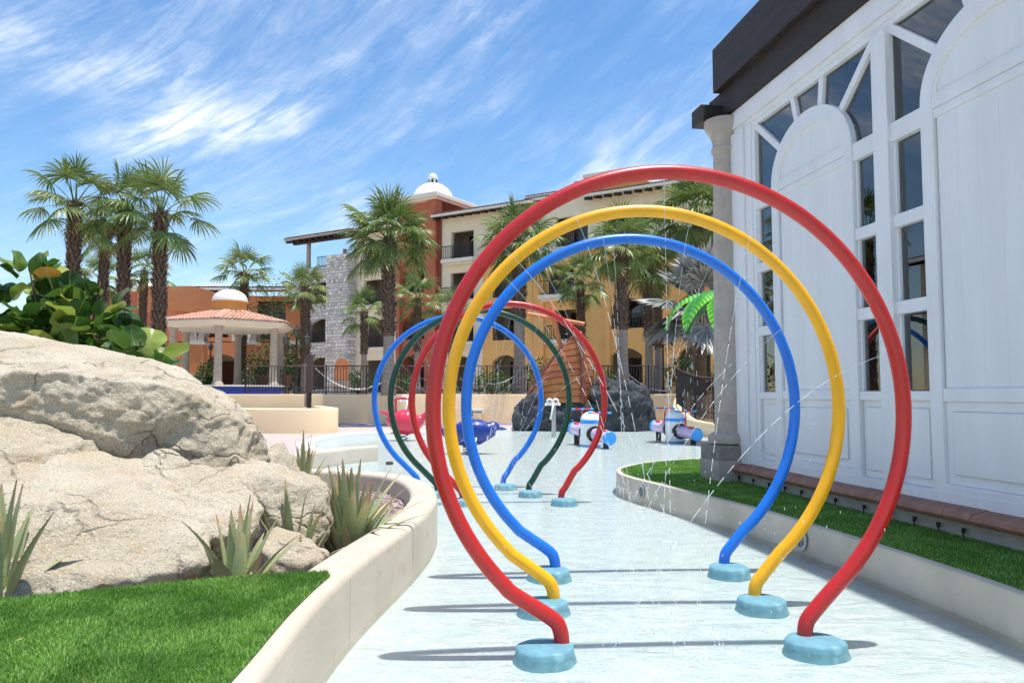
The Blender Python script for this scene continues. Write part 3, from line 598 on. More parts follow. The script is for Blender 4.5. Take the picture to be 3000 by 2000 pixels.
# top beam and frame
pbox('top_rail', .13, UE, .02, .2, 4.965, 5.19); pbox('top_rail', .14, UE, .05, .2, 4.90, 4.965, bev=.01); pbox('top_rail', .14, UE, .065, .2, 4.84, 4.90, bev=.004)
pbox('corner_post', .14, .50, .02, .2, .57, 4.90); pbox('corner_post', .50, .66, .045, .2, .57, 4.90, bev=.012); pbox('corner_post', .66, .745, .065, .2, .57, 4.84)
pbox('bottom_rail', .66, UE, .05, .2, .55, .66)
def ellarc(cx_, cz, a, b, n=28, t0=math.pi, t1=0): return [(cx_ + a * math.cos(t0 + (t1 - t0) * i / n), cz + b * math.sin(t0 + (t1 - t0) * i / n)) for i in range(n + 1)]
for bay in range(3):
    o_ = 2.69 * bay; X = lambda u: u + o_
    lastpost = pbox('door_post', X(3.215), X(3.435), .03, .2, .57, 4.84, bev=.012)
    # narrow side lights left and right of each door
    for (u0, u1) in ((.745, 1.165), (2.835, 3.215)):
        for z0, z1 in ((1.395, 1.48), (2.17, 2.285), (2.96, 3.075), (3.755, 3.93)): pbox('glazing_bar', X(u0), X(u1), .065, .17, z0, z1)
        for z0, z1 in ((1.48, 2.17), (2.285, 2.96), (3.075, 3.755)):
            pbox('pane', X(u0 + .012), X(u1 - .012), .118, .124, z0 + .01, z1 - .01, M_pane, 0)
            for e in (X(u0), X(u1 - .03)): pbox('pane_stop', e, e + .03, .09, .16, z0, z1, bev=.004)
        pbox('panel', X(u0), X(u1), .105, .17, .66, 1.395); pbox('panel', X(u0 + .06), X(u1 - .06), .085, .104, .73, 1.33, bev=.012)
    # arched door leaf: boards, border, moulded arch panel
    cx0 = 1.995; zs = 3.93
    nb = 6; bwid = 1.35 / nb
    for k in range(nb):
        pbox('board', X(1.325 + bwid * k + .0006), X(1.325 + bwid * (k + 1) - .0006), .090, .15, 1.50, 3.78, bev=.0012); 
    pbox('board', X(1.31), X(2.68), .090, .15, .72, 1.39)
    pbox('board', X(1.40), X(2.59), .074, .089, .80, 1.31, bev=.012)
    outer = [(X(1.16), .60), (X(1.16), 2.2)] + [(X(u), z) for u, z in ellarc(cx0, zs, .835, .65)] + [(X(2.83), 2.2), (X(2.83), .60)]
    inr = [(X(1.31), .72), (X(1.31), 2.2)] + [(X(u), z) for u, z in ellarc(cx0, zs, .685, .475)] + [(X(2.68), 2.2), (X(2.68), .72)]
    MB().loop2(outer, inr, .055, .16).build('door_frame', M_wpaint, pv, bevel=.01, fix=True)
    MB().slab([(X(u), z) for u, z in ellarc(cx0, 3.955, .69, .46)], .085, .15).build('arch_panel', M_wpaint, pv, fix=True)
    MB().loop2([(X(u), z) for u, z in ellarc(cx0, 3.95, .70, .485)], [(X(u), z) for u, z in ellarc(cx0, 3.985, .64, .415)], .066, .1).build('arch_moulding', M_wpaint, pv, bevel=.008, fix=True)
    pbox('door_rail', X(1.30), X(2.69), .062, .155, 3.86, 3.955); pbox('door_rail', X(1.30), X(2.69), .072, .155, 3.78, 3.86, bev=.012); pbox('door_rail', X(1.30), X(2.69), .068, .155, 1.39, 1.50, bev=.012)
    # fan light panes between spokes
    E = lambda u: (X(u), zs + .65 * math.sqrt(max(0, 1 - ((u - cx0) / .835) ** 2)))
    arcs = [(1.16, 1.37), (1.37, 1.75), (1.75, 2.235), (2.235, 2.61), (2.61, 2.83)]
    tops = [[(.745, 3.93), (.745, 4.84)], [(.745, 4.84), (1.655, 4.84)], [(1.655, 4.84), (2.285, 4.84)], [(2.285, 4.84), (3.215, 4.84)], [(3.215, 4.84), (3.215, 3.93)]]
    for (a0, a1), tp in zip(arcs, tops):
        pl = [(X(u), z) for u, z in tp] + [E(a1 + (a0 - a1) * i / 8) for i in range(9)]
        MB().slab(pl, .118, .124).build('pane', M_pane, pv, fix=True)
    for (u0, z0), u1 in (((.72, 4.86), 1.37), ((1.655, 4.87), 1.75), ((2.285, 4.87), 2.235), ((3.23, 4.86), 2.61)):
        e = E(u1); MB().bar((X(u0), .118, z0), (e[0], .118, e[1] - .02), .085, .085).build('spoke', M_wpaint, pv, bevel=.008, fix=True)
# roof timbers
pbox('roof_beam', -.34, UE + .3, -.03, .2, 5.195, 5.56, M_dark, .012); pbox('roof_fascia', -.06, UE + .4, -.13, .2, 5.55, 6.16, M_dark, .012)
MB().slab([(-.42, 5.56), (-.34, 5.56), (-.34, 5.2), (-.40, 5.2), (-.45, 5.3)], -.03, .2).build('beam_end', M_dark, pv, fix=True)
pbox('roof_beam', -.36, -.02, -.32, 5.6, 5.15, 5.38, M_dark, .012); pbox('roof_fascia', -.12, .06, .2, 6.0, 5.5, 6.2, M_dark, .01)
pbox('roof', -.10, UE + .3, .2, 6.2, 6.10, 6.18, mat('roof_deck', (.2, .17, .15), .9))
# interior
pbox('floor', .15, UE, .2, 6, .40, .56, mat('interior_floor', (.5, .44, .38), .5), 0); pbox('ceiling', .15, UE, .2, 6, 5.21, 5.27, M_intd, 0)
pbox('back_wall', .15, UE, 6.0, 6.2, .4, 6.1, M_intw, 0); pbox('side_wall', -.02, .15, .24, 6.2, .3, 5.5, M_wpaint, 0); pbox('interior_column', UE - .3, UE, 5.6, 6.0, .56, 5.2, M_intw, 0)
pbox('interior_column', 1.1, 1.5, 2.6, 3.0, .56, 5.2, M_intw, 0); pbox('interior_column', 4.6, 5.0, 3.4, 3.8, .56, 5.2, M_intw, 0)
lamp_m = bpy.data.materials.new('lit_diffuser'); lamp_m.use_nodes = True; bb = lamp_m.node_tree.nodes['Principled BSDF']; bb.inputs['Emission Color'].default_value = (1, .93, .8, 1); bb.inputs['Emission Strength'].default_value = 1.2
lo = MB().lathe([(.16, 5.14), (.17, 5.17), (.17, 5.21)], 20).build('ceiling_lamp', M_intw, pv, loc=(3.72, .95, 0)); MB().lathe([(.06, 5.13), (.13, 5.13), (.15, 5.145)], 20).build('diffuser', lamp_m, lo)
# stone column on a pedestal at the far corner
def column(u, v):
    c = MB().lathe([(.205, .95), (.20, 2.0), (.165, 4.62), (.165, 4.70), (.19, 4.72), (.19, 4.77), (.17, 4.79), (.17, 4.86), (.205, 4.95), (.27, 5.05), (.28, 5.10), (.28, 5.15)], 28).build('column', M_cantera, pv, smooth='auto', loc=(u, v, 0))
    MB().lathe([(.22, .79), (.275, .81), (.295, .86), (.285, .91), (.235, .945), (.21, .95)], 28).build('column_base', M_cantera, c, smooth='auto')
    MB().box(-.30, .30, -.30, .30, .60, .79).build('plinth', mat('dark_cantera', (.30, .26, .235), .92, .3, 9, .6, 40), c, bevel=.012, fix=True)
    MB().box(-.31, .31, -.31, .31, .2, .60).build('pedestal', M_cantera, c, bevel=.015, fix=True)
column(-.02, .02); column(UE - .1, .0)

# small black spot lights along the turf, round pool lights in the wall
M_black = mat('black_plastic', (.012, .012, .012), .45)
fd = Vector((.153, -.988, 0)); fn = Vector((-.988, -.153, 0))
ords = ['first', 'second', 'third', 'fourth', 'fifth', 'sixth', 'seventh', 'eighth', 'ninth', 'tenth', 'eleventh', 'twelfth', 'thirteenth', 'fourteenth', 'fifteenth', 'sixteenth', 'seventeenth']
for i, u in enumerate((.32, .72, 1.13, 1.5, 1.86, 2.52, 3.0, 3.4, 3.72, 4.02, 4.3)):
    p = Vector((2.884, 10.439, .33)) + fd * u + fn * .035
    t = thing('ground_spotlight', p, f'{ords[i]} small black spotlight from the stone column along the pavilion base', 'spotlight', 'spotlights along the pavilion base', rz=random.random())
    MB().tube([(0, 0, 0), (0, 0, .045)], .006, 6).build('stake', M_black, t); MB().tube([(0, 0, .045), (.008, 0, .085)], [.012, .018], 8).build('lamp_head', M_black, t)
def pool_light(p, ang, r, label):
    t = thing('pool_light', p, label, 'light', 'round lights in the right planter wall', rz=ang)   # local -y faces the water
    f_ = MB(); f_.lathe([(r * .74, 0), (r, 0), (r * 1.05, .012), (r * .72, .012)], 28, closed=False); q = f_.build('rim', mat('light_rim', (.42, .40, .37), .5), t, smooth='auto', fix=True); q.rotation_euler = (R(90), 0, 0)
    q = MB().lathe([(.001, -.004), (r * .76, -.004), (r * .76, .004), (.001, .008)], 24).build('lens', mat('light_lens', (.10, .13, .14), .15, .4, 30), t, smooth='auto'); q.rotation_euler = (R(90), 0, 0)
    for a in (0, 1.05, 2.1):
        q = MB().box(-r * .7, r * .7, -.004, .004, .005, .012).build('lens_rib', mat('lens_rib', (.25, .27, .27), .3), t); q.rotation_euler = (R(90), a, 0)
pool_light((2.50, 6.88, .205), math.atan2(-1.0, .16) , .095, 'nearer round light in the weathered wall behind the yellow pipe')
pool_light((1.672, 10.2, .20), math.atan2(-1.0, .25), .085, 'farther round light in the weathered wall near its rounded tip')

# ================================================================== SPRAY RINGS
def paint(n, c, r=.34): return mat(n, c, r, .09, 5, .05, 50, coat=.15, speck=(85, tuple(min(1, x * .8 + .12) for x in c), .735))
PAINT = {'red': paint('red_paint', (.50, .015, .012)), 'yellow': paint('yellow_paint', (.90, .43, .002)), 'blue': paint('blue_paint', (.006, .165, .68)), 'green': paint('green_paint', (.003, .05, .026))}
M_disc = mat('teal_painted_concrete', (.135, .315, .385), .7, .25, 9, .35, 30, speck=(9, (.20, .39, .45), .58))
def drop_mat():
    m = bpy.data.materials.new('water_drops'); m.use_nodes = True; b = m.node_tree.nodes['Principled BSDF']
    b.inputs['Base Color'].default_value = (.92, .95, .97, 1); b.inputs['Roughness'].default_value = .12; b.inputs['Alpha'].default_value = .5; b.inputs['Specular IOR Level'].default_value = .8; return m
M_drop = drop_mat()
def spray_ring(cx_, cy_, yaw, colr, label, discs, jets, spray_label, rad=1.29, zc=1.385, grp='spray hoops over the pool'):
    t = thing('spray_hoop', (cx_, cy_, 0), label, 'spray hoop', grp, rz=yaw)
    foot = .655 * rad / 1.29; pth = []
    sh_ = .04; fl, fr = foot - sh_, foot + sh_
    aS = .74; pth += [(-fl, 0, .05), (-fl, 0, .12), (-fl - .012, 0, .185), (-fl - .055, 0, .243)]
    for i in range(97):
        a = -math.pi / 2 - aS - (2 * math.pi - 2 * aS) * i / 96
        pth.append((rad * math.cos(a), 0, zc + rad * math.sin(a)))
    pth += [(fr + .055, 0, .243), (fr + .012, 0, .185), (fr, 0, .12), (fr, 0, .05)]
    sp = smoothpath(pth[:8], 5)[:-1] + pth[7:-8] + smoothpath(pth[-8:], 5)
    MB().tube(sp, .0425, 20).build('pipe', PAINT[colr], t, smooth='auto')
    for dx, dy, s in discs:
        c, s_ = math.cos(-yaw), math.sin(-yaw); x, y = dx - cx_, dy - cy_; x, y = x * c - y * s_, x * s_ + y * c
        prof = [(.0, .118), (.10, .119), (.146, .116), (.156, .105), (.158, .075), (.175, .03)]
        mb = MB(); seg = 30; mb.v.append((0, 0, .119))
        for j, (r_, z) in enumerate(prof[1:]):
            for k in range(seg):
                a = 6.283 * k / seg; w = 1 + .035 * math.sin(2 * a + s) + .02 * math.sin(5 * a + 2 * s); mb.v.append((r_ * w * math.cos(a), r_ * w * math.sin(a), z + (.006 * math.sin(3 * a + s) if j > 1 else 0)))
        for k in range(seg): mb.f.append((0, 1 + k, 1 + (k + 1) % seg))
        for j in range(len(prof) - 2):
            for k in range(seg): a = 1 + j * seg + k; b = 1 + j * seg + (k + 1) % seg; mb.f.append((a, a + seg, b + seg, b))
        mb.build('base_disc', M_disc, t, smooth=True, fix=True, loc=(x, y, 0))
    # nozzles on the inside of the pipe and their broken jets
    jm = MB(); nz = MB(); rnd = random.Random(int(cx_ * 1000) + len(label))
    for (deg, speed, side) in jets:
        a = R(deg); px, pz = (rad - .04) * math.cos(a), zc + (rad - .04) * math.sin(a)
        d = Vector((-math.cos(a), side, -math.sin(a))).normalized(); v = d * speed; p = Vector((px, 0, pz))
        nz.tube([(px + .03 * math.cos(a), 0, pz + .03 * math.sin(a)), tuple(p)], .007, 6)
        T = 0; vv = v.copy(); q = p.copy(); dt = .006; travelled = 0; seg = [tuple(q)]; on = True; left = rnd.uniform(.25, .5)
        while q.z > .08 and T < 2:
            vv.z -= 9.8 * dt; step = vv * dt; q = q + step; travelled += step.length; left -= step.length; T += dt
            if on: seg.append(tuple(q))
            if left < 0:
                if on and len(seg) > 1:
                    k = len(seg); jm.tube(seg, [.0019 * (.55 + .45 * math.sin(math.pi * min(1, (i + .6) / k))) * (1.25 if travelled > .8 else 1) for i in range(k)], 5)
                on = not on; seg = [tuple(q)]
                left = rnd.uniform(.03, .14) / (1 + travelled * .6) + .015 if on else rnd.uniform(.004, .008 + .010 * travelled)
        for _ in range(10):                                      # splash crown where it lands
            e = q + Vector((rnd.gauss(0, .05), rnd.gauss(0, .05), abs(rnd.gauss(0, .05)) - q.z + .075)); jm.tube([e, e + Vector((rnd.gauss(0, .004), 0, rnd.uniform(.006, .016)))], .0035, 4)
    nz.build('nozzles', PAINT[colr], t); 
    j = jm.build('water_spray', M_drop, None, smooth=True); j.location = (cx_, cy_, 0); j.rotation_euler = (0, 0, yaw); tag(j, spray_label, 'water spray', kind='stuff')
    return t
SJ = [(100, 1.2, .02), (125, 2.6, 0), (148, 3.2, .03), (166, 3.3, 0), (70, 2.0, 0), (45, 3.0, .03), (20, 3.3, -.03)]
spray_ring(.91, 4.40, R(5.2), 'red', 'nearest and largest looking red spray hoop', [(.175, 4.27, 0), (1.655, 4.385, 2)], [(92, .6, .0), (117, 2.4, 0), (137, 3.4, 0), (66, 2.0, 0), (14, 3.4, 0)], 'thin water jets from the nearest red hoop', 1.345, 1.369)
spray_ring(.908, 5.30, R(3.6), 'yellow', 'yellow spray hoop between the near red and blue ones', [(.20, 5.18, 1), (1.635, 5.24, 4)], [(104, 1.6, 0), (138, 3.0, .02), (76, 1.8, 0), (30, 3.5, 0)], 'thin water jets from the yellow hoop', 1.33, 1.373)
spray_ring(.97, 6.26, R(5.6), 'blue', 'blue spray hoop just behind the yellow one', [(.285, 6.12, 3), (1.69, 6.22, 5)], [(97, 1.0, 0), (124, 2.6, 0), (60, 2.6, 0), (26, 3.4, 0)], 'thin water jets from the near blue hoop', 1.333, 1.368)
spray_ring(-.035, 10.29, R(5.7), 'red', 'smaller looking red spray hoop in the farther group', [(-.65, 10.15, 0), (.667, 10.15, 2)], SJ, 'thin water jets from the farther red hoop', 1.265, 1.375)
spray_ring(-.44, 11.13, R(6), 'green', 'dark green spray hoop in the farther group', [(-1.10, 10.95, 1), (.253, 10.99, 4)], SJ, 'thin water jets from the dark green hoop', 1.265, 1.375)
spray_ring(-.815, 12.0, R(6), 'blue', 'farthest spray hoop, blue and smallest looking', [(-1.45, 11.85, 3), (-.10, 11.80, 1)], SJ, 'thin water jets from the farthest blue hoop', 1.27, 1.375)
# loose drops and upward spurts in front of the right planter tip
dm = MB(); rn = random.Random(5)
for k in range(4):
    x0, y0 = rn.uniform(1.15, 2.0), rn.uniform(8.6, 9.9); vx, vy, vz = rn.gauss(0, .7), rn.gauss(0, .2), rn.uniform(2.2, 3.0); T = 0
    while True:
        T += rn.uniform(.012, .03); z = vz * T - 4.9 * T * T
        if z < .01: break
        p = Vector((x0 + vx * T, y0 + vy * T, z)); d = Vector((vx, vy, vz - 9.8 * T)).normalized() * rn.uniform(.006, .03); dm.tube([p, p + d], [.003, .002], 5)
for k in range(260):
    p = Vector((rn.uniform(-.3, 2.4), rn.uniform(4.0, 10.5), 0)); p.z = rn.random() ** 2 * 1.3 + .01; s = rn.uniform(.0015, .003); dm.tube([p, p + Vector((rn.gauss(0, .004), 0, -rn.uniform(.005, .02)))], s, 4)
tag(dm.build('water_drops', M_drop, smooth=True), 'scattered falling drops and spurts over the near pool', 'water spray', kind='stuff')

# ================================================================== POOL TOYS
M_redp = mat('red_plastic', (.62, .03, .07), .3, coat=.3); M_bluep = mat('deep_blue_plastic', (.010, .035, .24), .3, .2, 5, coat=.3); M_lilac = mat('lilac_plastic', (.62, .50, .68), .35, .1, 5)
M_sky = mat('sky_blue_plastic', (.03, .33, .82), .35); M_wht = mat('white_plastic', (.80, .83, .80), .4, .06, 4); M_steel = mat('steel', (.45, .46, .47), .35, metal=.8); M_rubber = mat('black_rubber', (.015, .015, .016), .6)
def seesaw(c, ax, label):
    t = thing('seesaw', (c[0], c[1], 0), label, 'seesaw', 'water seesaws in the pool'); a = Vector((ax[0], ax[1], 0)).normalized(); zc = .40; tilt = -.075
    drum = MB(); prof = [(.285, -.13), (.285, .74)] + [(.285 * math.cos(q), .74 + .25 * math.sin(q)) for q in np.linspace(.1, 1.5, 9)]; drum.lathe(prof, 32).build('drum', M_wht, t, smooth='auto')
    for z0, z1 in ((.66, .76), (.02, .09)): MB().lathe([(.2, z0), (.289, z0), (.289, z1), (.2, z1)], 32, closed=False).build('blue_band', M_sky, t, smooth='auto')
    e = lambda s: Vector((a.x * s, a.y * s, zc + tilt * s))
    MB().tube([e(-.31), e(.31)], .225, 24).build('bearing_hole', M_rubber, t, smooth='auto')
    MB().tube([e(-1.1), e(-.6), e(0), e(.6), e(1.1)], .165, 24).build('beam', M_lilac, t, smooth='auto')
    for s in (-1, 1):
        MB().tube([e(s * 1.06), e(s * 1.13), e(s * 1.16)], [.17, .19, .17], 24).build('end_cap', M_sky, t, smooth='auto')
        sp = [e(s * q) + Vector((0, 0, .150 + .03 * abs(q - .86) * 3)) for q in (.70, .8, .9, 1.02)]; MB().tube(sp, [.05, .075, .075, .05], 10, sq=(1.2, .6)).build('seat', M_redp, t, smooth=True)
        h = e(s * .55); MB().tube([h + Vector((0, 0, .12)), h + Vector((0, 0, .58))], [.035, .022], 10).build('handle_post', M_redp, t)
        pr = Vector((a.y, -a.x, 0)); hb = MB().tube([h + pr * -.3 + Vector((0, 0, .6)), h + pr * .3 + Vector((0, 0, .6))], .022, 10).build('handle_bar', M_redp, t)
        for q in (-.29, 0, .29): MB().tube([h + pr * (q - .05) + Vector((0, 0, .6)), h + pr * (q + .05) + Vector((0, 0, .6))], .030, 10).build('grip', M_sky, hb)
        l_ = e(s * .92); MB().tube([(l_.x, l_.y, -.13), (l_.x, l_.y, l_.z - .12)], [.075, .085], 14).build('bumper', M_rubber, t, smooth='auto')
seesaw((2.15, 21.5), (.34, -.94), 'lilac and white water seesaw in front of the black rock'); seesaw((4.80, 23.2), (.36, -.93), 'lilac and white water seesaw nearer the stone column')
def spring(t, x, y, z0, z1, r, n=4):
    MB().tube([(x + r * math.cos(6.283 * n * i / 60), y + r * math.sin(6.283 * n * i / 60), z0 + (z1 - z0) * i / 60) for i in range(61)], .013, 6).build('spring', M_rubber, t, smooth=True)
def rider(loc, pts, m, label, fins, handle, name):
    t = thing(name, loc, label, 'spring rider', 'spring riders in the pool'); sp = smoothpath([p[:3] for p in pts], 6); rr = np.interp(np.linspace(0, len(pts) - 1, len(sp)), range(len(pts)), [p[3] for p in pts])
    MB().tube(sp, list(rr), 20).build('body', m, t, smooth=True)
    for f_ in fins: MB().tube(smoothpath(f_[0], 4), list(np.interp(np.linspace(0, 1, 4 * (len(f_[0]) - 1) + 1), [0, .5, 1], f_[1])), 10, sq=(1, .35)).build('fin', m, t, smooth=True)
    MB().tube(handle[0], handle[1], 10).build('handle', handle[2], t, smooth='auto'); return t
t = rider((-1.02, 18.9, 0), [(-.78, 0, .78, .03), (-.66, 0, .62, .07), (-.42, 0, .50, .19), (-.08, 0, .52, .34), (.22, 0, .56, .31), (.46, 0, .60, .21), (.58, 0, .66, .15), (.66, 0, .66, .10), (.70, 0, .645, .055), (.80, 0, .63, .035), (.90, 0, .62, .012)], M_bluep, 'dark blue dolphin spring rider in the pool, facing right',
      [([(-.74, 0, .74), (-.86, -.16, .84), (-.98, -.3, .82)], (.05, .09, .02)), ([(-.74, 0, .74), (-.86, .16, .84), (-.98, .3, .82)], (.05, .09, .02)), ([(.15, -.28, .45), (.10, -.42, .3), (.02, -.5, .2)], (.08, .1, .02))], ([(.05, -.25, 1.06), (.05, 0, 1.02), (.05, .25, 1.06)], .025, M_rubber), 'dolphin_rider')
MB().tube([(.05, 0, .8), (.05, 0, 1.02)], .03, 8).build('handle_post', M_rubber, t); spring(t, -.05, 0, 0, .22, .1); MB().lathe([(.24, -.13), (.24, .015), (.18, .03)], 20).build('base_plate', M_steel, t)
MB().tube([(.06, -.30, .80), (.06, -.35, .5), (.06, -.28, .2)], [.10, .12, .06], 10, sq=(.4, 1)).build('saddle', M_bluep, t, smooth=True)
t = rider((-3.33, 24.3, 0), [(-.74, 0, .91, .03), (-.58, 0, .88, .055), (-.46, 0, .82, .09), (-.36, 0, .70, .24), (-.12, 0, .62, .38), (.15, 0, .60, .39), (.38, 0, .62, .28), (.56, 0, .72, .12), (.7, 0, .9, .05)], M_redp, 'red spring rider behind the left hoops, beak to the left',
      [([(.68, 0, .86), (.78, -.16, .98), (.9, -.3, .98)], (.05, .1, .02)), ([(.68, 0, .86), (.78, .16, .98), (.9, .3, .98)], (.05, .1, .02))], ([(-.26, 0, .9), (-.27, 0, 1.30), (-.22, 0, 1.33), (.12, 0, 1.33), (.16, 0, 1.3), (.14, 0, .95)], .04, M_redp), 'whale_rider')
spring(t, 0, 0, .0, .3, .11, 3); MB().lathe([(.26, -.13), (.26, .015), (.2, .03)], 20).build('base_plate', M_steel, t); MB().box(-.38, .38, -.16, .16, .25, .30).build('foot_rest', M_redp, t, bevel=.02, fix=True)
def bone_post(loc, label, h=1.1):
    t = thing('spray_post', loc, label, 'spray post', 'bone topped spray posts'); MB().tube([(.06, 0, -.13), (.06, 0, h)], .075, 16).build('post', M_steel, t, smooth='auto')
    MB().tube([(-.05, -.1, .62), (-.02, -.1, .8), (.05, -.1, h + .08)], [.045, .028, .03], 8).build('bone', mat('bone_white', (.78, .77, .72), .5), t, smooth=True)
    sk = MB()
    for s in (-1, 1): sk.tube([(.02 + s * .1 + .085 * math.cos(q), -.06, h + .12 + .075 * math.sin(q)) for q in np.linspace(0, 6.28, 15)], .035, 8)
    sk.tube([(-.2, -.06, h + .02), (.24, -.06, h + .02)], .035, 8); sk.build('knot', MATS['bone_white'], t, smooth=True)
    for s in (-.2, .24): MB().lathe([(.001, h - .03), (.05, h), (.05, h + .04), (.001, h + .07)], 10).build('knob', MATS['bone_white'], t, smooth=True, loc=(s, -.06, 0))
bone_post((1.33, 26.2, 0), 'steel post topped with white bones left of the seesaws'); bone_post((-3.75, 28.0, 0), 'steel post topped with white bones behind the red rider', 1.2)
# dark float in the water by the white wall
MB().lathe([(.06, -.13), (.075, .02), (.075, .09), (.05, .10)], 14).build('drain_cap', mat('brown_cap', (.10, .05, .04), .6), smooth='auto', loc=(-2.48, 16.0, 0), label='small brown cap standing in the water by the white wall end', cat='drain cap')
# vent box on the wall
t = thing('wall_vent', (-1.62, 35.32, .12), 'small white capped box on the beige wall', 'vent'); MB().box(-.30, .30, -.3, .0, 0, .50).build('box', M_beige, t); MB().box(-.36, .36, -.36, .0, .5, .68).build('cap', M_white, t, bevel=.02, fix=True); MB().box(-.27, .27, -.372, -.355, .53, .57).build('slot', M_black, t)

# ================================================================== BLACK ROCK AND WRECK
def black_rock():
    m = mat('painted_black_rock', (.010, .012, .015), .6, 0, 1.9, 1.0, 4, col2=(.075, .083, .095), bdist=.22, detail=11, stretch=(1, 1, .6)); return m
M_brock = black_rock()
rk = thing('artificial_rock', (2.9, 31, 0), 'black and white painted artificial rock under the ship wreck', 'rock')
def sub_rock(pts, seed, **kw):
    v, f = hull_rock([(x - 2.9, y - 31, z) for x, y, z in pts], sub=5, sharp=22, amp=.17, freq=1.2, seed=seed, **kw); o = from_np('lump', v, f, M_brock, smooth=True); o.parent = rk
sub_rock([(.12, 30.6, -.2), (.1, 30.6, .9), (.5, 30.5, 1.2), (1.1, 30.7, 1.55), (1.7, 30.5, 1.2), (1.9, 30.2, -.2), (.2, 32.5, -.2), (.3, 32.3, 1.0), (1.8, 32.5, 1.2), (1.9, 32.4, -.2)], 3)
sub_rock([(1.5, 30.1, -.2), (1.6, 30.2, 1.0), (2.3, 30.2, 1.25), (3.2, 30.2, 1.2), (3.4, 30.0, -.2), (1.5, 32.4, -.2), (3.4, 32.4, -.2), (2.4, 32, 1.5)], 5)
sub_rock([(2.9, 30.2, -.2), (2.95, 30.3, 1.7), (3.5, 30.5, 2.1), (4.2, 30.5, 2.05), (4.2, 30.0, 1.5), (3.2, 29.9, 1.5), (4.5, 30.1, -.2), (3.0, 32.5, -.2), (4.6, 32.5, 1.6), (3.4, 32, 2.1)], 7)
sub_rock([(4.0, 30.0, -.2), (4.1, 30.2, 1.5), (4.6, 30.5, 1.92), (5.3, 30.7, 1.75), (5.6, 30.8, 1.3), (5.6, 30.7, -.2), (4.6, 29.9, 1.2), (4.2, 32.5, -.2), (5.6, 32.5, -.2), (5.3, 32.2, 1.6)], 9)
M_plank = mat('orange_ship_timber', (.36, .115, .03), .5, .3, 2.5, .3, 14, stretch=(1, 1, 5), objrand=.22); M_keel = mat('red_brown_timber', (.20, .055, .03), .5, .25, 4)
sh = thing('ship_wreck', (2.6, 30.9, 1.2), 'bow of a wooden play ship with mast sticking out of the black rock', 'play ship')
O3 = Vector((2.6, 30.9, 1.2))
stem = lambda t: Vector((2.68 - .06 * t + .05 * math.sin(3 * t), 30.05 + .25 * t, 1.15 + 2.62 * t))
left = lambda t: Vector((.50 + 1.35 * t ** .95 + .35 * t * t, 31.3 - .15 * t, 1.10 + 2.62 * t - .22 * t * t))
right = lambda t: Vector((3.22 - .42 * t, 31.8 - .3 * t, 1.15 + 2.45 * t))
def hull_pt(side, s, t):
    a = stem(t); b = (left if side < 0 else right)(t); p = a.lerp(b, s); p += Vector((side * .30, -.34, 0)) * math.sin(math.pi * s) * (.35 + .65 * math.sin(math.pi * min(1, t * .9 + .1))); return p
for side, npk in ((-1, 10), (1, 10)):
    for k in range(npk):
        mb = MB(); n = 10; t0, t1 = k / npk + .006, (k + 1) / npk - .006; proud = .004 * (k % 2)
        brk = random.randint(3, 7)
        for i in range(n + 1):
            for t_ in (t0, t1):
                s = i / n; tt = t_ - .10 * s * (1 - t_) if side < 0 else t_ - .06 * s; tt = max(0, tt); p = hull_pt(side, s, tt) - O3; q = p + Vector((-side * .5, .8, 0)).normalized() * .09
                mb.v += [tuple(p + Vector((side * proud, -proud * 2, 0))), tuple(q)]
        for i in range(n):
            a = i * 4; mb.f += [(a, a + 4, a + 6, a + 2), (a + 1, a + 3, a + 7, a + 5), (a + 2, a + 6, a + 7, a + 3), (a, a + 1, a + 5, a + 4)]
        mb.build('plank', M_plank, sh, fix=True)
for side in (-1, 1):
    mb = MB(); g = [(i / 8, j / 8) for j in range(9) for i in range(9)]; mb.v = [tuple(hull_pt(side, s, max(0, t_ - .05 * s)) - O3 + Vector((-side * .5, .8, 0)).normalized() * .05) for s, t_ in g]
    mb.f = [(j * 9 + i, j * 9 + i + 1, j * 9 + i + 10, j * 9 + i + 9) for j in range(8) for i in range(8)]; mb.build('hull_lining', M_keel, sh, smooth=True)
MB().tube([tuple(stem(t) - O3 + Vector((.02, -.03, 0))) for t in np.linspace(-.02, 1.04, 12)], .085, 8).build('stem_post', M_keel, sh, smooth=True)
MB().tube([tuple(hull_pt(-1, 1, t) - O3) for t in np.linspace(0, 1, 12)], .10, 8).build('gunwale', M_keel, sh, smooth=True); MB().tube([tuple(hull_pt(1, 1, t) - O3) for t in np.linspace(0, 1, 12)], .06, 8).build('gunwale', M_keel, sh, smooth=True)
MB().tube([tuple(hull_pt(-1, s, 1.0) - O3 + Vector((0, 0, .02))) for s in np.linspace(0, 1, 10)], .055, 8).build('top_rail', M_keel, sh, smooth=True); MB().tube([tuple(hull_pt(1, s, 1.0) - O3 + Vector((0, 0, .02))) for s in np.linspace(0, 1, 10)], .055, 8).build('top_rail', M_keel, sh, smooth=True)
M_mast = mat('orange_mast', (.60, .20, .06), .5, .2, 5)
MB().tube([tuple(Vector((1.54, 31.9, 5.27)) - O3), tuple(Vector((2.25, 31.9, 2.2)) - O3)], .10, 12).build('mast', M_mast, sh, smooth='auto'); MB().tube([tuple(Vector((.62, 31.78, 4.72)) - O3), tuple(Vector((1.7, 31.78, 4.53)) - O3), tuple(Vector((2.94, 31.78, 4.30)) - O3)], .085, 12).build('yard', M_mast, sh, smooth='auto')

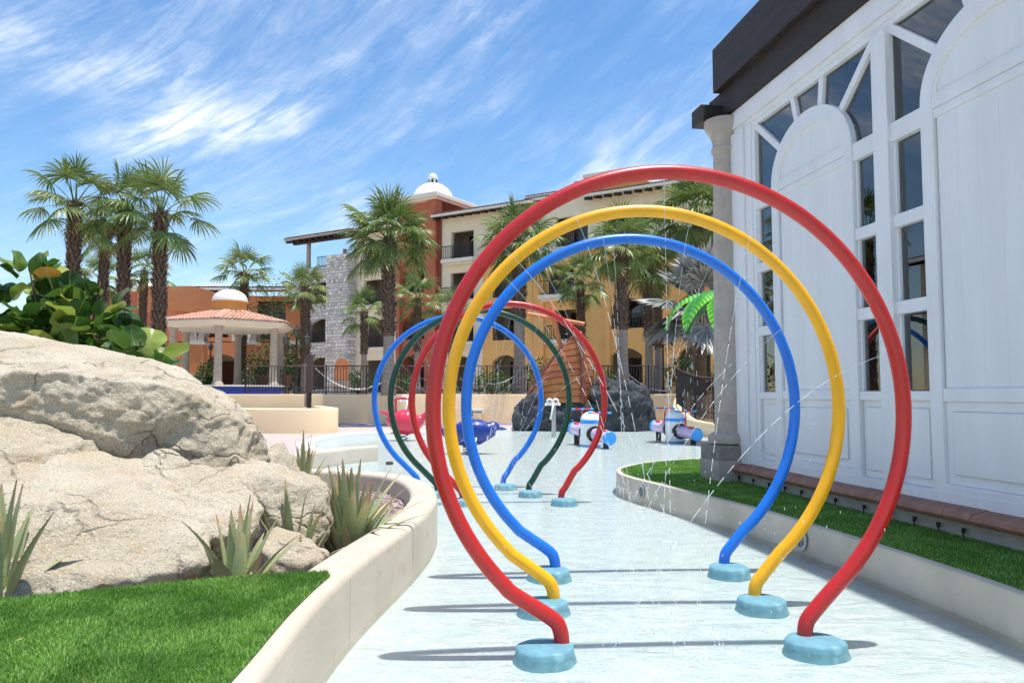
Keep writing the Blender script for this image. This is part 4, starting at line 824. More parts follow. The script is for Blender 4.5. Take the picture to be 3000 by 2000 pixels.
# ================================================================== PLASTIC PALM FOUNTAIN
M_pl = mat('lime_plastic', (.22, .56, .012), .35, .15, 4, coat=.3); M_pl2 = mat('leaf_green_plastic', (.05, .30, .012), .35, .15, 4, coat=.3); M_pl3 = mat('dark_green_plastic', (.01, .10, .03), .4, .15, 4)
pf = thing('plastic_palm', (6.75, 23.2, 0), 'bright green plastic palm fountain with drooping leaves behind the stone column', 'palm fountain')
MB().tube([(0, 0, -.13), (.03, 0, 2.2), (-.05, 0, 4.3)], [.26, .22, .18], 16).build('trunk', mat('plastic_trunk', (.25, .13, .06), .6, .2, 5), pf, smooth='auto')
def plastic_leaf(az, ln, drop, w=.42):
    mb = MB(); n = 36; dx, dy = math.cos(az), math.sin(az); sx_, sy_ = -dy, dx
    for i in range(n + 1):
        t = i / n; r_ = ln * (math.sin(t * 1.45) / math.sin(1.45)); z = 4.30 + .28 * math.sin(t * 2.2) - drop * t ** 2.2; ww = w * math.sin(math.pi * min(1, .12 + t * .86)) ** .7; rib = .055 * (i % 2)
        for f_, dz in ((-1, -.13), (-.5, .0), (0, .07), (.5, .0), (1, -.13), (.5, -.10), (0, -.06), (-.5, -.10)):
            mb.v.append((dx * (r_ + (abs(f_) * .10)) + sx_ * f_ * ww, dy * (r_ + abs(f_) * .10) + sy_ * f_ * ww, z + dz * ww * 2 + (rib if dz > -.05 else 0) + (-.02 * (i % 2) if abs(f_) == 1 else 0)))
    for i in range(n):
        for k in range(8): a = i * 8 + k; b = i * 8 + (k + 1) % 8; mb.f.append((a, b, b + 8, a + 8))
    mb.f.append(tuple(range(8))); mb.f.append(tuple(n * 8 + k for k in range(8))); lf = mb.build('leaf', M_pl, pf, smooth='auto', fix=True); lf.data.materials.append(M_pl2); lf.data.materials.append(M_pl3)
    for fi, pg in enumerate(lf.data.polygons):
        if fi < n * 8: pg.material_index = 2 if fi % 8 > 3 else (fi // 8) % 2
for az, ln, dr in ((3.18, 2.12, 1.20), (3.68, 2.05, 1.26), (4.12, 1.95, 1.3), (4.7, 1.6, 1.4), (5.5, 1.6, 1.3), (.2, 1.8, 1.2), (1.1, 1.8, 1.3), (2.2, 1.9, 1.2)): plastic_leaf(az, ln, dr)
rm = MB(); rn = random.Random(3)
for tx, ty in ((4.70, 23.2), (5.0, 22.2), (5.68, 21.7)):
    for k in range(34):
        a = rn.gauss(0, .10); z = rn.uniform(.05, 3.15); s = (3.2 - z) / 3.2; p = Vector((tx + a * (1 + 1.5 * s), ty + rn.gauss(0, .08), z)); rm.tube([p, p - Vector((0, 0, rn.uniform(.03, .22) * (1.3 - s)))], rn.uniform(.004, .010), 4)
tag(rm.build('falling_water', M_drop, smooth=True), 'water falling from the tips of the plastic palm leaves', 'water spray', kind='stuff')
# ================================================================== FENCES
M_iron = mat('wrought_iron', (.022, .018, .017), .5, .2, 6); M_rust = mat('brown_iron_rail', (.11, .055, .045), .55, .3, 4)
def fence(path, zb, h, label, step=.13, post=1.9, scroll=True):
    P = [np.array(p[:2]) for p in path]; seg = [np.linalg.norm(P[i + 1] - P[i]) for i in range(len(P) - 1)]; cum = np.concatenate([[0], np.cumsum(seg)]); Ltot = cum[-1]
    zf = (lambda d: zb) if isinstance(zb, (int, float)) else (lambda d: float(np.interp(d, np.linspace(0, Ltot, len(zb)), zb)))
    at = lambda d: Vector((np.interp(d, cum, [p[0] for p in P]), np.interp(d, cum, [p[1] for p in P]), zf(d)))
    t = thing('iron_fence', at(0), label, 'fence', 'iron fences around the pool terrace'); o0 = at(0); loc = lambda d, z: tuple(at(d) + Vector((0, 0, z)) - o0)
    ds = np.linspace(0, Ltot, max(2, int(Ltot / .8)))
    MB().tube([loc(d, h) for d in ds], .03, 6).build('top_rail', M_rust, t)
    for z in (.10, .30): MB().tube([loc(d, z) for d in ds], .016, 5).build('rail', M_iron, t)
    bm_ = MB().bar((0, 0, .10), (0, 0, h), .022).mesh('baluster'); bm_.materials.append(M_iron); pm = MB().bar((0, 0, -.05), (0, 0, h + .04), .06).mesh('post'); pm.materials.append(M_iron)
    ring = MB(); ring.tube([(.062 * math.cos(a), 0, .20 + .062 * math.sin(a)) for a in np.linspace(0, 6.283, 11)], .009, 4); ring.tube([(.05 * math.cos(a), 0, h - .10 + .05 * math.sin(a)) for a in np.linspace(0, 6.283, 9)], .008, 4); rmh = ring.mesh('scroll'); rmh.materials.append(M_iron)
    n = int(Ltot / step); pe = max(1, int(post / step))
    for i in range(n + 1):
        d = i * step; inst('post' if i % pe == 0 else 'baluster', pm if i % pe == 0 else bm_, t, loc(d, 0))
        if scroll and i % 3 == 1: inst('scroll', rmh, t, loc(d + step / 2, 0))
    return t
fence([(-12.05, 35.52), (-3, 35.52), (0, 35.47), (4.5, 35.32), (6.4, 34.6)], 1.46, 1.27, 'long wrought iron fence on the beige wall in front of the hotel')
fence([tuple(p) for p in offset_path(list(reversed(rwp)), .15)][::-1][6:], list(np.array(zt[6:]) + .02), 1.48, 'nearer wrought iron fence stepping down beside the stone column', step=.12, scroll=False)
# ================================================================== GAZEBO
M_tile = mat('terracotta_tile', (.60, .33, .225), .8, .2, 6, .15, 30, objrand=.35); M_ctile = mat('cobalt_tile', (.012, .045, .30), .3, .2, 8); M_ochre = mat('ochre_stucco', (.70, .36, .10), .85, .08, 1.2, .1, 30); M_eave = mat('cream_eave', (.76, .72, .62), .8, .06, 2)
M_terra = mat('terracotta_stucco', (.47, .14, .07), .85, .10, .6, .1, 30); M_orange = mat('orange_stucco', (.70, .27, .115), .85, .10, .6, .1, 30); M_cream = mat('cream_stucco', (.80, .71, .53), .85, .06, .5, .1, 30); M_yochre = mat('yellow_ochre_stucco', (.78, .45, .155), .85, .08, .5, .1, 30)
gz = thing('gazebo', (-15.55, 43, 1.4), 'hexagonal gazebo with pink tiled roof, stone columns and a white domed cap', 'gazebo')
ph = [R(-80 + 60 * k) for k in range(6)]; hexa = lambda r: [(r * math.cos(a), r * math.sin(a)) for a in ph]
MB().prism(hexa(3.45), -.1, .46).build('tiled_base', M_ctile, gz); MB().prism(hexa(3.5), .46, .54).build('floor', M_eave, gz)
for a in ph:
    c = MB().lathe([(.215, .62), (.20, 1.5), (.18, 3.35), (.24, 3.45), (.25, 3.6)], 18, (2.95 * math.cos(a), 2.95 * math.sin(a))).build('column', M_cantera, gz, smooth='auto'); MB().lathe([(.29, .54), (.29, .62), (.23, .70), (.2, .72)], 18, (2.95 * math.cos(a), 2.95 * math.sin(a))).build('column_base', M_cantera, c, smooth='auto')
ev = MB(); A_, B_, C_ = hexa(3.1), hexa(3.62), hexa(3.62)
ev.v = [(x, y, 3.52) for x, y in hexa(2.6)] + [(x, y, 3.55) for x, y in hexa(3.15)] + [(x, y, 3.78) for x, y in hexa(3.66)] + [(x, y, 3.86) for x, y in hexa(3.68)] + [(x, y, 4.55) for x, y in hexa(.86)]
for j in range(4): ev.f += [(j * 6 + k, j * 6 + (k + 1) % 6, (j + 1) * 6 + (k + 1) % 6, (j + 1) * 6 + k) for k in range(6)]
ev.f.append(tuple(range(5, -1, -1))); rf = ev.build('eave', M_eave, gz, fix=True)
# barrel tiles: visible faces one by one, the far faces joined
tl = MB(); nseg = 6
for i, (r_, x) in enumerate(((.105, 0), (.085, .44))):
    for k in range(nseg + 1): a = math.pi * k / nseg; tl.v.append((x, r_ * math.cos(a), r_ * .8 * math.sin(a)))
for k in range(nseg): tl.f.append((k, k + 1, nseg + 2 + k, nseg + 1 + k))
tl.f.append(tuple(range(nseg, -1, -1))); tile_m = tl.mesh('tile'); tile_m.materials.append(M_tile)
back = MB(); slope = math.atan2(4.60 - 3.92, 3.66 - .86); ntile = 0
for k in range(6):
    a0, a1 = ph[k], ph[(k + 1) % 6] + (2 * math.pi if k == 5 else 0); am = (a0 + a1) / 2; apo = math.cos(R(30)); seen = math.sin(am) < .35
    for row in range(9):
        rr = 3.72 - row * .335; half = rr * math.sin(R(30)); z = 3.90 + (3.70 - rr) * math.tan(slope) / apo * apo
        n = max(1, int(2 * half / .215))
        for i in range(n):
            off = -half + (i + .5) * 2 * half / n; ap = rr * apo; x = ap * math.cos(am) - off * math.sin(am); y = ap * math.sin(am) + off * math.cos(am)
            M_ = Matrix.Translation((x, y, z)) @ Matrix.Rotation(am + math.pi + random.uniform(-.02, .02), 4, 'Z') @ Matrix.Rotation(-slope * 1.12, 4, 'Y')
            if seen and ntile < 300: o = bpy.data.objects.new('tile', tile_m); COL.objects.link(o); o.parent = gz; o.matrix_local = M_; ntile += 1
            else: back.add([M_ @ Vector(v) for v in tl.v], tl.f)
tag(back.build('tiles', M_tile, gz), kind='stuff')
MB().lathe([(.90, 4.4), (.90, 5.06), (.98, 5.08), (.98, 5.14)], 32).build('drum', M_ochre, gz, smooth='auto'); dome = MB().lathe([(.95, 5.14), (.95, 5.2)] + [(.93 * math.cos(a), 5.2 + .62 * math.sin(a)) for a in np.linspace(0, 1.53, 10)], 32).build('dome', mat('white_dome', (.82, .82, .80), .7, .03, 2), gz, smooth='auto')
# ================================================================== LAMP POSTS, POLE
def lantern(mb, gl, x, y, z):
    mb.lathe([(.03, z - .08), (.10, z)], 6, (x, y)); gl.lathe([(.095, z), (.15, z + .30)], 6, (x, y)); mb.lathe([(.18, z + .30), (.17, z + .34), (.06, z + .46), (.015, z + .56)], 6, (x, y))
    for k in range(6): a = 6.283 * k / 6; mb.bar((x + .098 * math.cos(a), y + .098 * math.sin(a), z), (x + .155 * math.cos(a), y + .155 * math.sin(a), z + .30), .018)
M_lglass = mat('lantern_glass', (.12, .13, .12), .2)
def lamp_post(loc, h, label, arms=3):
    t = thing('lamp_post', loc, label, 'lamp post', 'black lamp posts')
    MB().lathe([(.14, 0), (.14, .25), (.08, .35), (.055, .5), (.05, h - .9), (.07, h - .88), (.045, h - .8), (.04, h - .5)], 12).build('pole', M_iron, t, smooth='auto')
    heads = [(0, 0, h - .52)]
    if arms > 1:
        heads = [(0, 0, h - .42)]
        for s in (-1, 1):
            MB().tube([(s * q, 0, h - .95 + .16 * math.sin(q * 9)) for q in np.linspace(.03, .5, 9)], .022, 6).build('arm', M_iron, t); heads.append((s * .5, 0, h - .80))
            MB().tube([(s * (.2 + .1 * math.cos(q)), 0, h - 1.08 + .1 * math.sin(q)) for q in np.linspace(0, 5.2, 10)], .014, 5).build('scroll', M_iron, t)
    for (x, y, z) in heads:
        mb, gl = MB(), MB(); lantern(mb, gl, x, y, z); l_ = mb.build('lantern', M_iron, t); gl.build('lantern_glass', M_lglass, l_)
lamp_post((-10.24, 37.2, 1.4), 3.2, 'black three armed lamp post right of the gazebo'); lamp_post((-20.0, 52, 1.4), 3.4, 'distant black lamp post seen through the gazebo columns'); lamp_post((8.0, 41.5, 1.4), 3.5, 'black lamp post in front of the ochre wing near the silver palm')
t = thing('wooden_post', (-7.47, 29.0, .9), 'dark brown square post standing behind the low beige wall', 'post'); MB().box(-.10, .10, -.10, .10, .62, 2.02).build('shaft', mat('brown_post', (.075, .045, .04), .6, .2, 6), t, bevel=.01, fix=True); MB().tube([(0, 0, -.1), (0, 0, .64)], .08, 10).build('sleeve', M_iron, t, smooth='auto'); MB().box(-.17, -.1, -.07, .07, .1, .58).build('bracket', mat('tan_bracket', (.4, .3, .2), .7), t)

# ================================================================== HOTEL (local x to the right along the front, local y to the back)
HANG = math.atan2(-.533, .846); HC = Vector((-5.9, 62, 1.4))
E1 = Vector((.846, -.533, 0)); E2 = Vector((.533, .846, 0))
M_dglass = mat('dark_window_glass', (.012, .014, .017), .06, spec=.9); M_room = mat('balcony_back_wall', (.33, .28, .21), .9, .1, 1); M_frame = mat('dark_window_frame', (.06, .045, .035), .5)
M_stone = None
def stone_mat():
    m = bpy.data.materials.new('grey_stone_cladding'); m.use_nodes = True; t = m.node_tree; b = t.nodes['Principled BSDF']; n = t.nodes.new; l = t.links.new
    g = n('ShaderNodeNewGeometry'); r = n('ShaderNodeValToRGB'); l(g.outputs['Random Per Island'], r.inputs[0]); e = r.color_ramp.elements; e[0].color = (.46, .45, .43, 1); e[1].color = (.88, .85, .77, 1); e.new(.5).color = (.70, .68, .64, 1)
    l(r.outputs[0], b.inputs['Base Color']); b.inputs['Roughness'].default_value = .9; return m
M_stone = stone_mat(); M_mortar = mat('pale_mortar', (.50, .48, .44), .95, .2, 2, .4, 8)
def wing(x0, label): return thing('hotel_wing', HC + E1 * x0, label, 'hotel wing', 'wings of the hotel', rz=HANG)
def rel(w): return 0
def railing(parent, x0, x1, y, z0, h=1.0):
    mb = MB(); mb.bar((x0, y, z0 + h), (x1, y, z0 + h), .06); mb.bar((x0, y, z0 + .1), (x1, y, z0 + .1), .04); n = max(2, int((x1 - x0) / .16))
    for i in range(n + 1): x = x0 + (x1 - x0) * i / n; mb.bar((x, y, z0 + .1), (x, y, z0 + h), .03)
    return mb.build('railing', M_iron, parent)
def facade(w, x0, x1, z0, z1, ops, matl, y=0.0, thick=.35, depth=1.9, arch=.5, rails=True, slabs=None, name='wall'):
    """front wall with real openings; each opening gets a recessed loggia with glass doors. ops: (x0, x1, z0, z1, arched, kind)"""
    xs = sorted({x0, x1, *[o[0] for o in ops], *[o[1] for o in ops]}); zs = sorted({z0, z1, *[o[2] for o in ops], *[o[3] for o in ops]}); mb = MB()
    hole = lambda a, b: any(o[0] - 1e-4 <= a < o[1] - 1e-4 and o[2] - 1e-4 <= b < o[3] - 1e-4 for o in ops)
    for a, a2 in zip(xs, xs[1:]):
        for b, b2 in zip(zs, zs[1:]):
            if not hole(a, b): mb.add([(a, y, b), (a2, y, b), (a2, y, b2), (a, y, b2)], [(0, 1, 2, 3)])
    for (a, a2, b, b2, arc, *_) in ops:
        yb = y + thick
        mb.add([(a, y, b), (a, yb, b), (a, yb, b2), (a, y, b2)], [(3, 2, 1, 0)]); mb.add([(a2, y, b), (a2, yb, b), (a2, yb, b2), (a2, y, b2)], [(0, 1, 2, 3)]); mb.add([(a, y, b), (a2, y, b), (a2, yb, b), (a, yb, b)], [(0, 1, 2, 3)])
        if arc:
            n = 10; cur = [(a + (a2 - a) * i / n, b2 - arch * (2 * i / n - 1) ** 2) for i in range(n + 1)]
            for (u, z), (u2, z2) in zip(cur, cur[1:]):
                mb.add([(u, y, z), (u2, y, z2), (u2, y, b2), (u, y, b2)], [(0, 1, 2, 3)]); mb.add([(u, y, z), (u2, y, z2), (u2, yb, z2), (u, yb, z)], [(3, 2, 1, 0)])
        else: mb.add([(a, y, b2), (a2, y, b2), (a2, yb, b2), (a, yb, b2)], [(3, 2, 1, 0)])
    mb.add([(x0, y, z1), (x1, y, z1), (x1, y + 6, z1), (x0, y + 6, z1)], [(0, 1, 2, 3)]); mb.add([(x0, y, z0), (x0, y + 6, z0), (x0, y + 6, z1), (x0, y, z1)], [(3, 2, 1, 0)]); mb.add([(x1, y, z0), (x1, y + 6, z0), (x1, y + 6, z1), (x1, y, z1)], [(0, 1, 2, 3)])
    wl = mb.build(name, matl, w)
    for (a, a2, b, b2, arc, kind) in ops:
        yb = y + thick + .003; yd = y + depth; a_, a2_, b_, b2_ = a - .25, a2 + .25, b - .02, b2 + .15
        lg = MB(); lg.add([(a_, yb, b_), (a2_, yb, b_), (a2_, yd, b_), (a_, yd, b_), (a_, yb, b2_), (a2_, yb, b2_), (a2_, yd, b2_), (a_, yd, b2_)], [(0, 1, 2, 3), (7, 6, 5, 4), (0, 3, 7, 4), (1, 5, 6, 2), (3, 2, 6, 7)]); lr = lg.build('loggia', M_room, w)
        gw = (a2 - a) * .78; gx = (a + a2) / 2 + .12 * (a2 - a) * (1 if kind != 'l' else -1); wn = MB().box(gx - gw / 2 - .06, gx + gw / 2 + .06, yd - .09, yd - .003, b + .0, b + 2.25 if b2 - b > 2.3 else b2 - .05).build('window', M_frame, w)
        zt_ = b + 2.17 if b2 - b > 2.3 else b2 - .13
        for s in (0, 1): MB().box(gx - gw / 2 + s * gw / 2 + .03, gx + s * gw / 2 - .03, yd - .13, yd - .095, b + .08, zt_).build('pane', M_dglass, wn)
        if rails and kind != 'g': railing(w, a + .02, a2 - .02, y + .12, b)
        if kind == 's':
            MB().box(a - .5, a2 + .4, y - .75, y - .003, b - .30, b - .02).build('balcony_slab', M_eave, w, bevel=.05, fix=True); railing(w, a - .4, a2 + .3, y - .68, b - .02)
            MB().box(a - .35, a2 + .25, y - .55, y - .003, b - .45, b - .303).build('balcony_moulding', M_eave, w, bevel=.05, fix=True)
    return wl
def tile_roof(w, x0, x1, yf, yb, zf, zb, fascia=M_eave, rafters=True, over=0.0):
    mb = MB(); step = .075; n = int((x1 - x0) / step); ny = 3
    for j in range(ny):
        t = j / (ny - 1)
        for i in range(n + 1): mb.v.append((x0 + (x1 - x0) * i / n, yf + (yb - yf) * t, zf + (zb - zf) * t + .075 * abs(math.sin(math.pi * i / 3.2))))
    for j in range(ny - 1):
        for i in range(n): a = j * (n + 1) + i; mb.f.append((a, a + 1, a + n + 2, a + n + 1))
    r_ = mb.build('roof', MATS['roof_tile'] if 'roof_tile' in MATS else mat('roof_tile', (.30, .125, .085), .85, .35, 2.5, .2, 20), w, smooth='auto')
    s = MB(); s.add([(x0, yf, zf - .03), (x1, yf, zf - .03), (x1, yb, zb - .03), (x0, yb, zb - .03), (x0, yf, zf - .22), (x1, yf, zf - .22), (x1, yb, zb - .22), (x0, yb, zb - .22)], [(0, 1, 2, 3), (7, 6, 5, 4), (0, 4, 5, 1), (1, 5, 6, 2), (2, 6, 7, 3), (3, 7, 4, 0)]); s.build('eave_board', fascia, r_)
    if rafters:
        rb = MB()
        for i in range(int((x1 - x0) / .75) + 1): x = x0 + .2 + i * .75; rb.bar((x, yf + .12, zf - .34), (x, yf + 2.2, zf - .34 + (zb - zf) * 2.2 / (yb - yf)), .16, .2)
        rb.build('rafters', M_dark, r_)
    return r_
def clad(w, x0, x1, z0, z1, y, skip=()):                    # small rough stones laid in courses over mortar
    mb = MB(); z = z0; rn = random.Random(int(x0 * 10))
    while z < z1 - .1:
        hh = rn.uniform(.16, .34); hh = min(hh, z1 - z); x = x0
        while x < x1 - .05:
            ww = min(rn.uniform(.18, .6), x1 - x); cx_, cz = x + ww / 2, z + hh / 2
            if not any(s[0] - .05 < cx_ < s[1] + .05 and s[2] - .05 < cz < s[3] + .05 for s in skip):
                p = rn.uniform(.03, .10); g = .02; q = [(x + g + rn.uniform(0, .05), z + g + rn.uniform(0, .04)), (x + ww - g - rn.uniform(0, .05), z + g + rn.uniform(0, .04)), (x + ww - g - rn.uniform(0, .05), z + hh - g - rn.uniform(0, .04)), (x + g + rn.uniform(0, .05), z + hh - g - rn.uniform(0, .04))]
                i_ = [(u + (cx_ - u) * .15, v + (cz - v) * .15) for u, v in q]; mb.add([(u, y, v) for u, v in q] + [(u, y - p, v) for u, v in i_], [(4, 5, 6, 7), (0, 1, 5, 4), (1, 2, 6, 5), (2, 3, 7, 6), (3, 0, 4, 7)])
            x += ww
        z += hh
    return tag(mb.build('stones', M_stone, w), kind='stuff')
# z below is height above the terrace (1.4)
# stone clad wing, local x from its left corner
w = wing(-16.3, 'grey stone clad hotel wing with open roof terrace, left of the cream bays')
ops = [(1.95, 4.9, .5, 3.3, True, 'g'), (1.95, 4.95, 4.62, 6.7, True, 'n'), (1.95, 4.9, 8.05, 9.95, False, 'n')]
facade(w, 0, 5.0, 0, 11.35, ops, M_mortar, y=0); clad(w, 0, 5.0, 0, 11.35, -.003, [o[:4] for o in ops])
pier = MB().box(4.95, 7.5, -1.0, 3, 0, 12.0).build('pier', M_mortar, w); clad(w, 4.95, 7.5, 0, 12.0, -1.003)
s_ = clad(w, 0, 4, 0, 12.0, 0); s_.rotation_euler = (0, 0, R(90)); s_.location = (7.503, -1.0, 0)
s_ = clad(w, 0, 5, 0, 11.3, 0); s_.rotation_euler = (0, 0, R(-90)); s_.location = (-.003, 5.0, 0)
MB().box(.2, 4.9, .5, 5.5, 11.35, 11.5).build('terrace_floor', M_cantera, w); railing(w, 2.6, 4.95, .15, 11.35, .9)
MB().lathe([(.24, 11.3), (.2, 12.6), (.2, 13.9)], 12, (1.25, .4)).build('terrace_post', M_cantera, w); MB().lathe([(.24, 11.3), (.2, 12.6), (.2, 13.9)], 12, (1.25, 5)).build('terrace_post', M_cantera, w)
tile_roof(w, -.6, 7.6, -.9, 5.6, 14.1, 15.3, fascia=M_cantera); MB().box(-.2, 7.2, -.2, .15, 13.6, 13.86).build('roof_beam', M_dark, w)
MB().box(4.6, 7.5, 3.4, 6.0, 11.35, 14.4).build('terrace_room', M_orange, w); MB().box(4.4, 7.5, 3.2, 6, 14.2, 14.5).build('cornice', M_eave, w)
# cream bays
w = wing(-8.8, 'cream hotel wing with three stacked balconies between stone and terracotta')
ops = [(.9, 4.2, 10.65, 12.7, False, 'n'), (.9, 4.2, 7.6, 9.7, False, 'n'), (1.2, 4.2, 4.0, 6.3, False, 'n'), (1.2, 4.2, .3, 2.9, False, 'g')]
facade(w, 0, 4.75, 0, 13.7, ops, M_cream, y=.0)
for z in (10.30, 6.3 + .95, 3.65): MB().box(.5, 4.5, -.22, -.003, z, z + .33).build('ledge', M_eave, w, bevel=.06, fix=True)
tile_roof(w, -.6, 5.2, -.9, 5, 14.0, 15.2); 
# terracotta tower with white dome
w = wing(-4.06, 'terracotta hotel tower crowned by a white dome with lantern')
ops = [(.40, 2.65, 11.4, 13.1, False, 'n'), (.40, 2.65, 8.3, 10.1, False, 'n'), (.40, 2.70, 4.5, 6.5, True, 'n'), (.40, 2.70, .4, 3.25, True, 'g')]
facade(w, 0, 3.35, 0, 15.75, ops, M_terra, y=0, arch=.45); 
MB().box(3.30, 4.12, -.45, 4.6, 0, 15.75).build('corner_pier', M_terra, w); MB().box(4.12, 4.42, -.15, 4.6, 0, 14.1).build('corner_pier', mat('dark_terracotta', (.26, .07, .04), .85, .1, 1), w); MB().box(-.003, .35, -.3, 1, 0, 15.75).build('corner_pier', M_terra, w)
MB().box(0, 4.12, .36, 4.6, 13.3, 15.75).build('tower_top', M_terra, w); MB().box(-.5, 4.45, -.75, 4.95, 15.75, 16.15).build('cornice', M_eave, w, bevel=.08, fix=True); MB().box(-.25, 4.25, -.5, 4.75, 15.6, 15.75).build('cornice', M_eave, w)
dm_ = MB().lathe([(1.8, 16.15), (1.8, 16.25)] + [(1.72 * math.cos(a), 16.25 + 1.5 * math.sin(a)) for a in np.linspace(0, 1.40, 14)] + [(.36, 17.72)], 40, (1.85, 2.1)).build('dome', MATS['white_dome'], w, smooth='auto')
MB().lathe([(.36, 17.6), (.36, 18.15), (.42, 18.17), (.42, 18.25)] + [(.36 * math.cos(a), 18.25 + .36 * math.sin(a)) for a in np.linspace(0, 1.5, 7)], 20, (1.85, 2.1)).build('lantern', MATS['white_dome'], dm_, smooth='auto')
for a in range(6): q = MB().box(-.09, .09, -.02, .02, 17.72, 18.02).build('lantern_opening', M_black, dm_); q.rotation_euler = (0, 0, R(30 + 60 * a)); q.location = (1.85 + .355 * math.cos(R(-60 + 60 * a)), 2.1 + .355 * math.sin(R(-60 + 60 * a)), 0)
# cream wing right of the tower
w = wing(.36, 'cream hotel wing right of the domed tower with dark tiled eave')
ops = [(.95, 3.1, 10.6, 12.8, False, 's'), (.9, 3.1, 7.35, 9.55, False, 's'), (.9, 3.1, 4.1, 6.6, False, 's'), (.9, 3.1, .3, 3.0, True, 'g'), (4.9, 7.1, 10.6, 12.8, False, 'n'), (4.9, 7.1, 7.35, 9.55, False, 'n'), (4.9, 7.1, 4.1, 6.5, False, 'n'), (4.9, 7.1, .3, 3.0, True, 'g')]
facade(w, 0, 4.0, 0, 14.15, [o for o in ops if o[0] < 4], M_cream); facade(w, 4.0, 8.4, 0, 10.2, [o for o in ops if o[0] > 4 and o[2] < 10], M_yochre, y=-.05); facade(w, 4.0, 8.4, 10.2, 14.15, [o for o in ops if o[0] > 4 and o[2] > 10], M_cream, y=-.02); MB().box(4.0, 8.4, -.2, -.053, 10.0, 10.25).build('string_course', M_eave, w); tile_roof(w, -.35, 8.6, -1.0, 5.5, 14.2, 15.6)
# upper storey set back behind it
ub = thing('hotel_wing', HC + E1 * 3.8 + E2 * 8, 'pale upper hotel storey with small windows right of the white dome', 'hotel wing', 'wings of the hotel', rz=HANG)
facade(ub, 0, 7, 0, 17.0, [(1.6, 2.5, 15.2, 16.3, False, 'g'), (3.2, 4.1, 15.2, 16.3, False, 'g')], M_cream, depth=1.0, rails=False); tile_roof(ub, -.3, 7.4, -.4, 5, 17.05, 17.7, rafters=False); MB().box(3.0, 4.4, 2.4, 3.6, 17.0, 18.5).build('chimney', M_terra, ub)
# ochre wing
w = wing(8.62, 'yellow ochre hotel wing with arched openings behind the hoops')
ops = [(2.1, 4.7, 10.7, 12.8, False, 'n'), (1.5, 3.6, 7.2, 9.4, False, 's'), (2.0, 3.8, 3.95, 6.1, False, 's'), (1.7, 3.8, .35, 3.2, True, 'g'), (6.4, 8.9, 10.9, 12.9, False, 'n'), (6.4, 8.9, 7.85, 9.6, False, 'n'), (6.45, 8.85, 4.55, 6.65, True, 'n'), (6.4, 8.7, .35, 3.2, True, 'g'), (11.3, 13.4, 7.85, 9.6, False, 'n'), (11.3, 13.4, 4.55, 6.65, True, 'n'), (11.3, 13.4, .35, 3.25, True, 'g')]
up = [o for o in ops if o[2] > 10.2]; dn = [o for o in ops if o[2] < 10.2]
facade(w, 0, 17, 0, 10.35, dn, M_yochre); facade(w, 0, 17, 10.35, 14.2, up, M_cream, y=.02)
for x in (.8, 6.05, 10.15, 14.2): MB().box(x, x + .34, -.16, -.003, 0, 10.2).build('pilaster', mat('light_orange_stucco', (.82, .45, .16), .85, .06, 1), w)
MB().box(-.05, 17.1, -.20, -.003, 10.2, 10.45).build('string_course', M_eave, w)
tile_roof(w, 4.8, 17.4, -1.1, 6, 14.0, 15.5); tile_roof(w, -.4, 4.8, -.3, 6, 14.5, 15.7, rafters=False); MB().box(3.6, 7, 2.0, 6, 14.2, 16.0).build('roof_block', M_ochre, w); MB().box(3.4, 7.2, 1.8, 6.2, 16.0, 16.25).build('cornice', M_eave, w)

# cream wing along the left side of the garden, outside the picture but mirrored in the pavilion panes
w = thing('hotel_wing', (-30, 18, .1), 'cream hotel wing left of the picture, mirrored in the pavilion panes', 'hotel wing', 'wings of the hotel', rz=R(90))
facade(w, 0, 22, 0, 9.6, [(x, x + 2.4, z, z + 2.3, False, 'g' if z < 1 else 'n') for x in (1.5, 5.5, 9.5, 13.5, 17.5) for z in (.3, 3.5, 6.7)], M_cream); tile_roof(w, -.5, 22.5, -1, 5, 9.7, 11)
# ================================================================== LOW WING AND ARCADE BEHIND THE GAZEBO
lwg = thing('hotel_wing', (-29.1, 76, 1.4), 'low orange hotel wing with long pale roof edge behind the gazebo', 'hotel wing', 'wings of the hotel')
facade(lwg, -7, 8.0, 0, 7.6, [(3.4, 6.4, 4.2, 7.2, False, 'g'), (-1.5, 1.2, 4.4, 6.6, False, 'g'), (-5, -2.6, .6, 3.2, True, 'g'), (-.5, 2.0, .4, 3.1, True, 'g')], M_orange, rails=False); tile_roof(lwg, -1.6, 8.4, -1.0, 6, 8.15, 8.9, rafters=False); tile_roof(lwg, -4.6, -.2, -1.6, 5, 7.5, 8.6); MB().box(1.6, 2.3, -.35, -.003, 4, 8).build('pilaster', M_cream, lwg); lwg.scale = (1.267,) * 3
arc = thing('arcade', (-17, 50, 1.4), 'orange arcade with pale stone arches standing behind the gazebo', 'arcade')
for x in (-6.4, -3.0, .3, 3.2):
    MB().box(x - .42, x + .42, -.4, .4, 0, 3.3).build('pier', M_orange, arc); MB().box(x - .5, x + .5, -.46, .46, 3.2, 3.4).build('capital', M_eave, arc); MB().box(x - .55, x + .55, -.5, .5, 0, 1.35).build('pier_foot', M_cantera, arc)
for x0, x1 in ((-6.4, -3.0), (-3.0, .3), (.3, 3.2)):
    h_ = (x1 - x0) / 2 - .42; c_ = (x0 + x1) / 2; o1 = [(c_ - h_ * math.cos(a), 3.4 + h_ * math.sin(a) * 1.0) for a in np.linspace(0, math.pi, 17)]; o2 = [(c_ - (h_ + .38) * math.cos(a), 3.4 + (h_ + .38) * math.sin(a)) for a in np.linspace(0, math.pi, 17)]
    MB().loop2(o2, o1, -.36, .36).build('arch', M_cantera, arc, fix=True)
